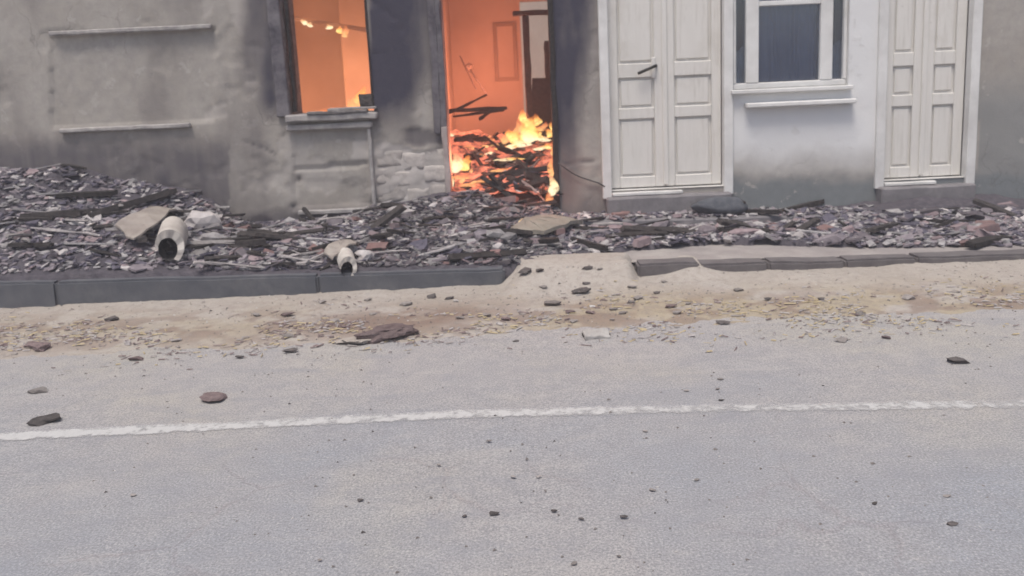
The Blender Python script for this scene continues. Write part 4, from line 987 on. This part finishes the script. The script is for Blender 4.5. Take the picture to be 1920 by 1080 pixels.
# ------------------------------------------------------------------ larger loose things on the rubble
def surf(px, py, lift=0.0):                     # where a line of sight meets the rubble
    d = ray(px, py); y = 4.9
    while y < 6.98:
        t = y / d.y; x, z = d.x * t, CAM_Z + d.z * t
        if z < walk_z(x) + max(float(mound_h(x, y)), 0.0): break
        y += 0.01
    return Vector((x, y, walk_z(x) + max(float(mound_h(x, y)), 0.0) + lift))
def broken_pipe(px, py, Y, r, L, label, rz=-0.3, tilt=0.1):
    root = empty('broken_pipe', onY(px, py, Y)); tag(root, label, 'pipe'); root.rotation_euler = (tilt, 0.0, rz)
    seg = 30; n = 8
    def ring(i, k, ox, oz):
        row = []
        for j in range(seg):
            a = 2 * math.pi * j / seg; y = L * i / n
            if i == 0: y += 0.10 * r * math.sin(a * 2 + 0.6) + 0.05 * r * math.sin(a * 7) + 0.10 * r * math.sin(a)
            row.append((math.cos(a) * r * k + ox, y, math.sin(a) * r * k * 1.30 + oz))
        return row
    lo, hi = int(seg * 0.86) - seg, int(seg * 0.52)          # the lower left of the wall is broken away
    def skin(nm, m_, rows, rev=False):
        bm = bmesh.new(); R_ = [[bm.verts.new(c) for c in row] for row in rows]
        for a, b in zip(R_, R_[1:]):
            for j in (range(seg) if nm == 'bore' else range(lo, hi)): bm.faces.new((a[j % seg], a[(j + 1) % seg], b[(j + 1) % seg], b[j % seg]))
        if rev: bm.faces.new(R_[-1])
        mobj(nm, bm_mesh(nm, bm, m_, nm != 'broken_lip'), root)
    ox, oz = -0.14 * r, -0.20 * r                # worn thin below, thick above
    skin('pipe_wall', M['pipe'], [ring(i, 1.0 + 0.03 * i / n, 0, 0) for i in range(n + 1)])
    skin('broken_lip', M['pipe'], [ring(0, 1.0, 0, 0), ring(0, 0.66, ox, oz)])
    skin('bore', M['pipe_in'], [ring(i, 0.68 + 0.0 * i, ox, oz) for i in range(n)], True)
    return root
broken_pipe(653, 501, 5.35, 0.062, 0.20, 'white broken pipe end with black bore poking out over the kerb below the window', 0.30, 0.12)
broken_pipe(318, 462, 5.50, 0.098, 0.34, 'larger white broken pipe poking out of the high rubble bank at the left', 0.30, 0.12)
def plate(name, mat, label, cat, pts, th, bump=0.01, curve=0.0, lift=0.03, sub=3, tilt=0.0):
    """irregular slab whose outline is surveyed on the rubble surface"""
    P = [surf(*p) for p in pts]; c = sum(P, Vector()) / len(P)
    P = [q - c + Vector((0, 0, lift)) for q in P]
    for q in P: q.z = (q.z - lift) * 0.5 + lift + tilt * q.y
    bm = bmesh.new(); hi = [bm.verts.new(q + Vector((0, 0, th / 2))) for q in P]; bm.faces.new(hi)
    bmesh.ops.triangulate(bm, faces=bm.faces[:]); bmesh.ops.subdivide_edges(bm, edges=bm.edges[:], cuts=sub, use_grid_fill=False)
    mx = max(v.co.xy.length for v in bm.verts)
    for v in bm.verts:
        v.co.z += curve * (1 - (v.co.xy.length / mx) ** 2) + bump * mnoise.noise(v.co * 14)
        v.co.x += bump * mnoise.noise(v.co * 20 + Vector((3, 0, 0))); v.co.y += bump * mnoise.noise(v.co * 20 + Vector((0, 3, 0)))
    r = bmesh.ops.extrude_face_region(bm, geom=bm.faces[:])
    for v in [g for g in r['geom'] if isinstance(g, bmesh.types.BMVert)]: v.co.z -= th
    o = mobj(name, bm_mesh(name, bm, mat), None, c); tag(o, label, cat); return o
plate('render_slab', M['tan_slab'], 'curved tan slab of fallen render on the rubble before the doorway', 'slab',
      [(958, 436), (985, 424), (1030, 416), (1062, 421), (1094, 431), (1075, 436), (1058, 446), (1020, 450), (985, 445)], 0.03, 0.012, 0.06, 0.03)
plate('scorched_sheet', M['sheet'], 'creased brown scorched sheet draped behind the white pipe at the kerb', 'sheet',
      [(608, 497), (632, 483), (655, 470), (676, 470), (668, 484), (645, 497), (622, 506)], 0.012, 0.02, 0.09, 0.05)
plate('scorched_sheet', M['sheet'], 'wide brown sheet behind the large pipe on the left rubble bank', 'sheet',
      [(220, 450), (262, 428), (310, 405), (345, 402), (330, 425), (300, 455), (252, 478)], 0.014, 0.025, 0.11, 0.05)
def lump(name, mat, label, px, py, s, cat='rubble', rz=0.0, sub=2, squash=0.7):
    bm = bmesh.new(); bmesh.ops.create_icosphere(bm, subdivisions=sub, radius=0.5)
    off = Vector((px * 0.13, py * 0.31, 0))
    for v in bm.verts:
        v.co *= 1 + 0.5 * mnoise.noise(v.co * 1.9 + off) + 0.16 * mnoise.noise(v.co * 6 + off); v.co.z *= squash
    p = surf(px, py); o = mobj(name, bm_mesh(name, bm, mat, False), None, p + Vector((0, 0, s[2] * 0.2)), (0, 0, rz), s); tag(o, label, cat); return o
lump('plaster_block', M['pale'], 'pale rounded plaster block just right of the white broken pipe', 685, 487, (0.15, 0.12, 0.13))
lump('plaster_block', M['pale'], 'large pale plaster block right of the large pipe at the left', 378, 428, (0.30, 0.2, 0.26))
lump('plaster_block', M['pale'], 'pale plaster lump at the foot of the bare pier left of the doorway', 752, 402, (0.26, 0.14, 0.13))
lump('plaster_block', M['pale'], 'flat pale chunk on the dark rubble below the window left side', 552, 437, (0.13, 0.08, 0.06))
lump('plaster_block', M['pale'], 'pale chunk alone on the dark ledge front below the cream door', 1257, 431, (0.075, 0.06, 0.06))
lump('terracotta_piece', M['orange'], 'bright orange terracotta piece on the dark rubble at the left', 470, 460, (0.17, 0.10, 0.07), 'tile', 0.1)
lump('plaster_block', M['pale'], 'whitish lump on the rubble at the right end of the ledge', 1420, 428, (0.12, 0.08, 0.09))
lump('mauve_block', M['mauve'], 'long mauve block lying on the strip of rubble under the glazed window', 1395, 440, (0.26, 0.10, 0.09))
# long laths and boards
def strip(label, a, b, w, h, mat='lath', lift=0.04):
    p, q = surf(*a, lift), surf(*b, lift); tag(beam('loose_board', M[mat], None, p, q, w, h, 0.004, 6, 0.2), label, 'board')
strip('thin pale lath lying along the kerb left of the white pipe', (522, 488), (606, 503), 0.018, 0.012)
strip('pale bent strip running from the brown sheet down to the kerb', (565, 507), (640, 470), 0.022, 0.014)
strip('charred board slanting above the brown sheet below the window', (585, 478), (662, 458), 0.06, 0.03, 'char')
strip('dark board lying flat on the kerb edge left of the laths', (510, 505), (556, 505), 0.03, 0.02, 'char')
strip('charred plank lying on the rubble at the far left beside the kerb', (20, 470), (100, 470), 0.05, 0.03, 'char')
strip('pale lath on the left rubble bank above the kerb', (60, 436), (190, 452), 0.022, 0.014)
strip('long charred beam slanting across the left rubble bank', (170, 418), (330, 372), 0.07, 0.05, 'char', 0.06)
strip('pale lath leaning right of the tan slab before the doorway', (1045, 420), (1095, 434), 0.02, 0.014)
# slumped sack by the cream door
bm = bmesh.new(); bmesh.ops.create_uvsphere(bm, u_segments=28, v_segments=16, radius=0.5)
for v in bm.verts:
    v.co += v.co.normalized() * (0.10 * mnoise.noise(v.co * 2.6) + 0.05 * mnoise.noise(v.co * 7)); v.co.z = max(v.co.z, -0.36)
sp_ = onY(1352, 400, YF - 0.22)
sk = empty('sack', sp_); tag(sk, 'slumped dark sack on the ledge right of the cream double door', 'sack')
mobj('sack_body', bm_mesh('sack_body', bm, M['sack'], True), sk, (0, 0, 0.065), (0, 0, 0.05), (0.50, 0.24, 0.17))
bm = bmesh.new(); add_box(bm, -0.5, 0.5, -0.5, 0.5, -0.5, 0.5, 0, 0, 0); bmesh.ops.subdivide_edges(bm, edges=bm.edges[:], cuts=3, use_grid_fill=True)
for v in bm.verts: v.co.z += 0.5 * mnoise.noise(v.co * 2) - 0.8 * v.co.x ** 2
mobj('sack_mouth', bm_mesh('sack_mouth', bm, M['char'], True), sk, onY(1377, 378, YF - 0.2) - sp_, (0, 0, 0), (0.17, 0.12, 0.018))
# sagging cable on the wall right of the doorway
pts = [onY(x_, y_, YF - 0.03) for x_, y_ in ((1046, 306), (1058, 314), (1072, 324), (1088, 332), (1106, 338), (1122, 343), (1134, 350))]
tag(tube('cable', M['cable'], None, pts, 0.006), 'thin dark cable sagging across the wall between doorway and cream door', 'cable')

# ------------------------------------------------------------------ stones on the road
_gx = np.linspace(-7, 7, 700); _gy = np.linspace(3.7, 5.62, 120)
_GZ = np.maximum(verge_z(*np.meshgrid(_gx, _gy, indexing='ij')), 0)
def road_z(x, y):
    if y < 3.7: return 0.0
    i = min(max(int(round((x + 7) / 14 * 699)), 0), 699); j = min(max(int(round((y - 3.7) / 1.92 * 119)), 0), 119); return float(_GZ[i, j])
road_z_fast = road_z
PENDING = []
def stone(px, py, w, mat, label, group=None, flat=0.55, name='stone', rz=None, ratio=0.6, sub=1):
    d = ray(px, py); y = max(onZ(px, py, 0.22).y, 0.5); p = None
    while p is None:                              # follow the sight line down to the dirt or the road
        y += 0.006; q = d * (y / d.y)
        if CAM_Z + q.z <= road_z(q.x, y) + 0.003 or y > 5.6: p = Vector((q.x, y, road_z(q.x, y) + 0.003))
    L = w * (p - Vector((0, 0, CAM_Z))).length / F_PX
    bm = bmesh.new(); bmesh.ops.create_icosphere(bm, subdivisions=max(sub, 1) + (1 if w > 34 else 0), radius=0.5)
    off = Vector((px * 0.37, py * 0.21, 1))
    for v in bm.verts:
        v.co *= 1 + 0.8 * mnoise.noise(v.co * 2.1 + off) + 0.3 * mnoise.noise(v.co * 7 + off); v.co.z = min(v.co.z, 0.30) * flat * 0.8
    o = mobj(name, bm_mesh(name, bm, mat), None, p + Vector((0, 0, L * 0.10)), (0, 0, random.uniform(-0.5, 0.5) if rz is None else rz), (L, L * ratio, L * 0.8)); tag(o, label, 'stone' if name == 'stone' else name.split('_')[-1], group)
    return o
A, D, W_, B_ = M['rock'], M['rock_dark'], M['rock_pale'], M['clod']
stone(730, 632, 94, B_, 'long reddish brown clod lying at the edge of the sand strip', None, 0.42, 'dirt_clod', 0.32, 0.40, 2)
stone(668, 643, 60, M['dirt'], 'low sandy tail of dirt left of the long brown clod', None, 0.22, 'dirt_clod', 0.05, 0.5, 2)
def carton():
    p = onZ(1118, 632, 0.0); L = 46 * 4.4 / F_PX
    root = empty('crushed_carton', p, None); root.rotation_euler = (0, 0, 0.12); tag(root, 'crushed whitish carton lying alone right of the sand strip', 'carton')
    bm = bmesh.new(); add_box(bm, -L / 2, L / 2, -0.045, 0.05, 0.003, 0.026, 0.004, 0.012, 6); mobj('carton_body', bm_mesh('carton_body', bm, M['carton']), root)
    for sx in (-1, 1):  # solid dark blocks painted as the shade inside the carton's ends
        bm = bmesh.new(); add_box(bm, sx * L / 2 + sx * 0.002 - 0.004, sx * L / 2 + sx * 0.002 + 0.004, -0.034, 0.036, 0.006, 0.020, 0); mobj('end_shade', bm_mesh('end_shade', bm, M['char']), root)
carton()
stone(1090, 548, 40, D, 'dark slanting splinter on the sand ramp over the kerb', None, 0.4, 'stone', 0.35, 0.4, 2)
stone(808, 558, 24, D, 'dark pointed stone below the kerb with a flat one beside it', None, 0.75)
stone(843, 560, 15, D, 'small dark stone beside a white one below the kerb', None, 0.7)
stone(855, 565, 13, W_, 'small white stone beside a dark one below the kerb', None, 0.6)
stone(538, 592, 30, B_, 'brown clod on the sand at the left below the kerb', None, 0.5, 'dirt_clod')
stone(627, 603, 22, A, 'rounded grey brown stone in the sand left of the long clod', None, 0.6)
stone(1355, 607, 24, D, 'dark flat stone alone on pale road at the right', None, 0.4)
stone(1035, 572, 32, A, 'wide grey brown stone in the middle of the straw coloured sand', None, 0.5)
stone(985, 512, 34, D, 'dark tile fragment on the upper edge of the sand ramp', None, 0.45)
stone(1010, 508, 20, D, 'small dark fragment beside the tile fragment on the sand ramp', None, 0.5)
stone(545, 660, 26, D, 'dark stone lower left of the long brown clod on bare road', None, 0.5)
stone(540, 631, 22, A, 'grey stone above the dark one at the left on bare road', None, 0.4)
stone(449, 671, 15, D, 'small dark stone at the left beside the white line side of road', None, 0.5)
stone(966, 641, 13, D, 'small black stone alone below the sand strip in the middle', None, 0.5)
stone(676, 939, 12, D, 'tiny dark pebble on the bluish asphalt in the foreground', None, 0.5)
for px, py, w, m_ in ((603, 568, 18, A), (762, 571, 22, A), (700, 590, 14, A), (862, 597, 18, A), (912, 592, 20, A), (948, 600, 22, B_), (1075, 604, 16, A), (1068, 586, 20, B_), (1108, 588, 20, B_), (1150, 582, 18, A),
                      (1168, 588, 18, A), (1185, 567, 16, A), (1232, 550, 16, D), (1258, 576, 24, B_), (1270, 588, 20, A), (1290, 570, 14, A), (1100, 532, 16, D), (1125, 505, 14, A), (1102, 504, 18, D), (1186, 540, 18, A),
                      (1245, 529, 14, A), (1195, 560, 22, A), (1020, 540, 18, A), (1440, 562, 16, D), (1385, 545, 18, A), (1210, 503, 16, A), (1110, 575, 13, W_), (690, 563, 16, A), (480, 592, 18, A), (1148, 600, 12, A),
                      (1540, 562, 22, D), (1612, 590, 20, A), (1660, 634, 18, B_), (1795, 680, 34, D), (1700, 560, 26, A), (1580, 640, 26, A), (210, 600, 26, D), (70, 655, 40, B_), (255, 675, 28, B_), (72, 735, 30, A), (90, 792, 40, D), (330, 640, 20, A), (400, 750, 44, B_)):
    stone(px, py, w, m_, '', 'small stones scattered on the sandy road edge', random.uniform(0.4, 0.65)); PENDING.append((px, py, w, m_, bpy.context.scene.collection.objects[-1]))
for px, py, w, m_ in ((1060, 643, 10, A), (1345, 730, 12, A), (1352, 751, 13, D), (1287, 733, 12, A), (1350, 712, 14, A), (1170, 972, 18, D), (1090, 975, 14, D), (925, 963, 22, D), (871, 969, 14, D), (962, 895, 16, A), (1010, 895, 13, A), (1040, 959, 14, D),
                      (1306, 901, 14, A), (1210, 810, 14, A), (917, 828, 14, A), (1222, 920, 18, A), (1160, 1045, 12, A), (1075, 1058, 16, A), (600, 1052, 12, A), (823, 873, 12, A), (1640, 945, 14, D), (1785, 985, 22, D), (1775, 932, 16, A), (250, 930, 14, A)):
    stone(px, py, w * 0.8, m_, '', 'pebbles lying on the bare asphalt', 0.45); PENDING.append((px, py, w, m_, bpy.context.scene.collection.objects[-1]))
def label_stones():
    COL = ((230, 'below the large left pipe'), (430, 'below the rubble bank'), (570, 'below the left half of the window'), (700, 'below the white pipe'), (830, 'below the bare pier'), (950, 'below the left door jamb'),
           (1060, 'below the burning doorway'), (1140, 'below the sooty wall strip'), (1240, 'below the left cream leaf'), (1365, 'below the right cream leaf'), (1600, 'below the glazed window'), (9999, 'below the far right cream door'))
    ROW = ((525, 'atop the sand ramp'), (565, 'high on the sand'), (592, 'mid sand'), (700, 'at the sand edge'), (775, 'above the white line'), (860, 'under the white line'), (9999, 'on foreground asphalt'))
    seen = {}
    for px, py, w, m_, o in PENDING:
        c = {A: 'grey brown', D: 'dark', B_: 'reddish brown', W_: 'whitish'}[m_]
        n = 'pebble' if py > 640 and w < 25 else 'stone'
        l = f"{c} {n} {next(t for a, t in ROW if py < a)} {next(t for a, t in COL if px < a)}"
        seen.setdefault(l, []).append((px, o))
    for l, v in seen.items():
        v.sort(key=lambda q: q[0])
        for i, (px, o) in enumerate(v):
            o['label'] = l if len(v) == 1 else (('left', 'right')[i] if len(v) == 2 else ('left', 'middle', 'right', 'rightmost')[i]) + ' ' + l
label_stones()
# gravel too small to count
def gravel():
    rnd = random.Random(3); V = []; Fc = []
    for i in range(2600):
        if rnd.random() < 0.72: y = rnd.gauss(4.85, 0.35); y = min(max(y, 3.9), 5.33)
        else: y = rnd.uniform(2.0, 5.0)
        x = rnd.uniform(-4.6, 4.6) * (y / 5.3 * 0.9 + 0.12)
        s = rnd.uniform(0.002, 0.008) * (1.4 if rnd.random() < 0.08 else 1); z = road_z_fast(x, y) + s * 0.3; b = len(V)
        for ux, uy, uz in ((1, 0, 0), (-.5, .8, 0), (-.5, -.8, 0), (0, 0, .75)): V.append((x + ux * s * rnd.uniform(.7, 1.5), y + uy * s * rnd.uniform(.6, 1.2), z + uz * s - 0.001))
        Fc += [(b, b + 1, b + 3), (b + 1, b + 2, b + 3), (b + 2, b, b + 3)]
    me = bpy.data.meshes.new('gravel'); me.from_pydata(V, [], Fc); me.materials.append(M['rock']); me.materials.append(M['rock_dark']); me.materials.append(M['rock_pale'])
    mi = []
    for i in range(2600): mi += [rnd.choices((0, 1, 2), (7, 0.6, 1.2))[0]] * 3
    me.polygons.foreach_set('material_index', mi); me.update()
    tag(mobj('gravel', me), kind='stuff')
def litter():
    rnd = random.Random(9); V = []; Fc = []; mi = []
    for i in range(4200):
        px = rnd.uniform(-60, 1980); py = 600 - 0.035 * (px - 960) + rnd.gauss(0, 20)
        if rnd.random() < 0.12: py += rnd.gauss(0, 45)
        p = onZ(px, py, 0.02)
        if p.y > 5.3 or p.y < 3.9 or rnd.random() > 1.6 * float(sstep(0.42, 0.66, fbm(np.array(p.x * 1.7 + 6), np.array(p.y * 3.5 + 1), 3))): continue
        z = road_z_fast(p.x, p.y) + rnd.uniform(0.002, 0.008); L = rnd.uniform(0.010, 0.045) * (1 if rnd.random() < 0.8 else 1.7); w = rnd.uniform(0.0015, 0.006); a = rnd.gauss(0.15, 0.6); b = len(V)
        ca, sa = math.cos(a), math.sin(a); t = rnd.gauss(0, 0.12)
        for ux, uy, uz in ((-1, -1, 0), (1, -1, 0), (1, 1, 0), (-1, 1, 0), (-0.9, 0, 1), (0.9, 0, 1)): V.append((p.x + ux * L / 2 * ca - uy * w * sa, p.y + ux * L / 2 * sa + uy * w * ca, z + uz * w + t * ux * L / 2))
        Fc += [(b, b + 1, b + 5, b + 4), (b + 2, b + 3, b + 4, b + 5), (b + 1, b + 2, b + 5), (b + 3, b, b + 4)]
        mi += [rnd.choices((0, 1, 2, 3), (4, 3, 2.2, 1.5) if px > 900 else (2, 2, 4, 1.5))[0]] * 4
    me = bpy.data.meshes.new('straw_litter'); me.from_pydata(V, [], Fc)
    for k in ('straw', 'lath', 'clod', 'rock'): me.materials.append(M[k])
    me.polygons.foreach_set('material_index', mi); me.update(); tag(mobj('straw_litter', me), kind='stuff')
gravel(); litter()
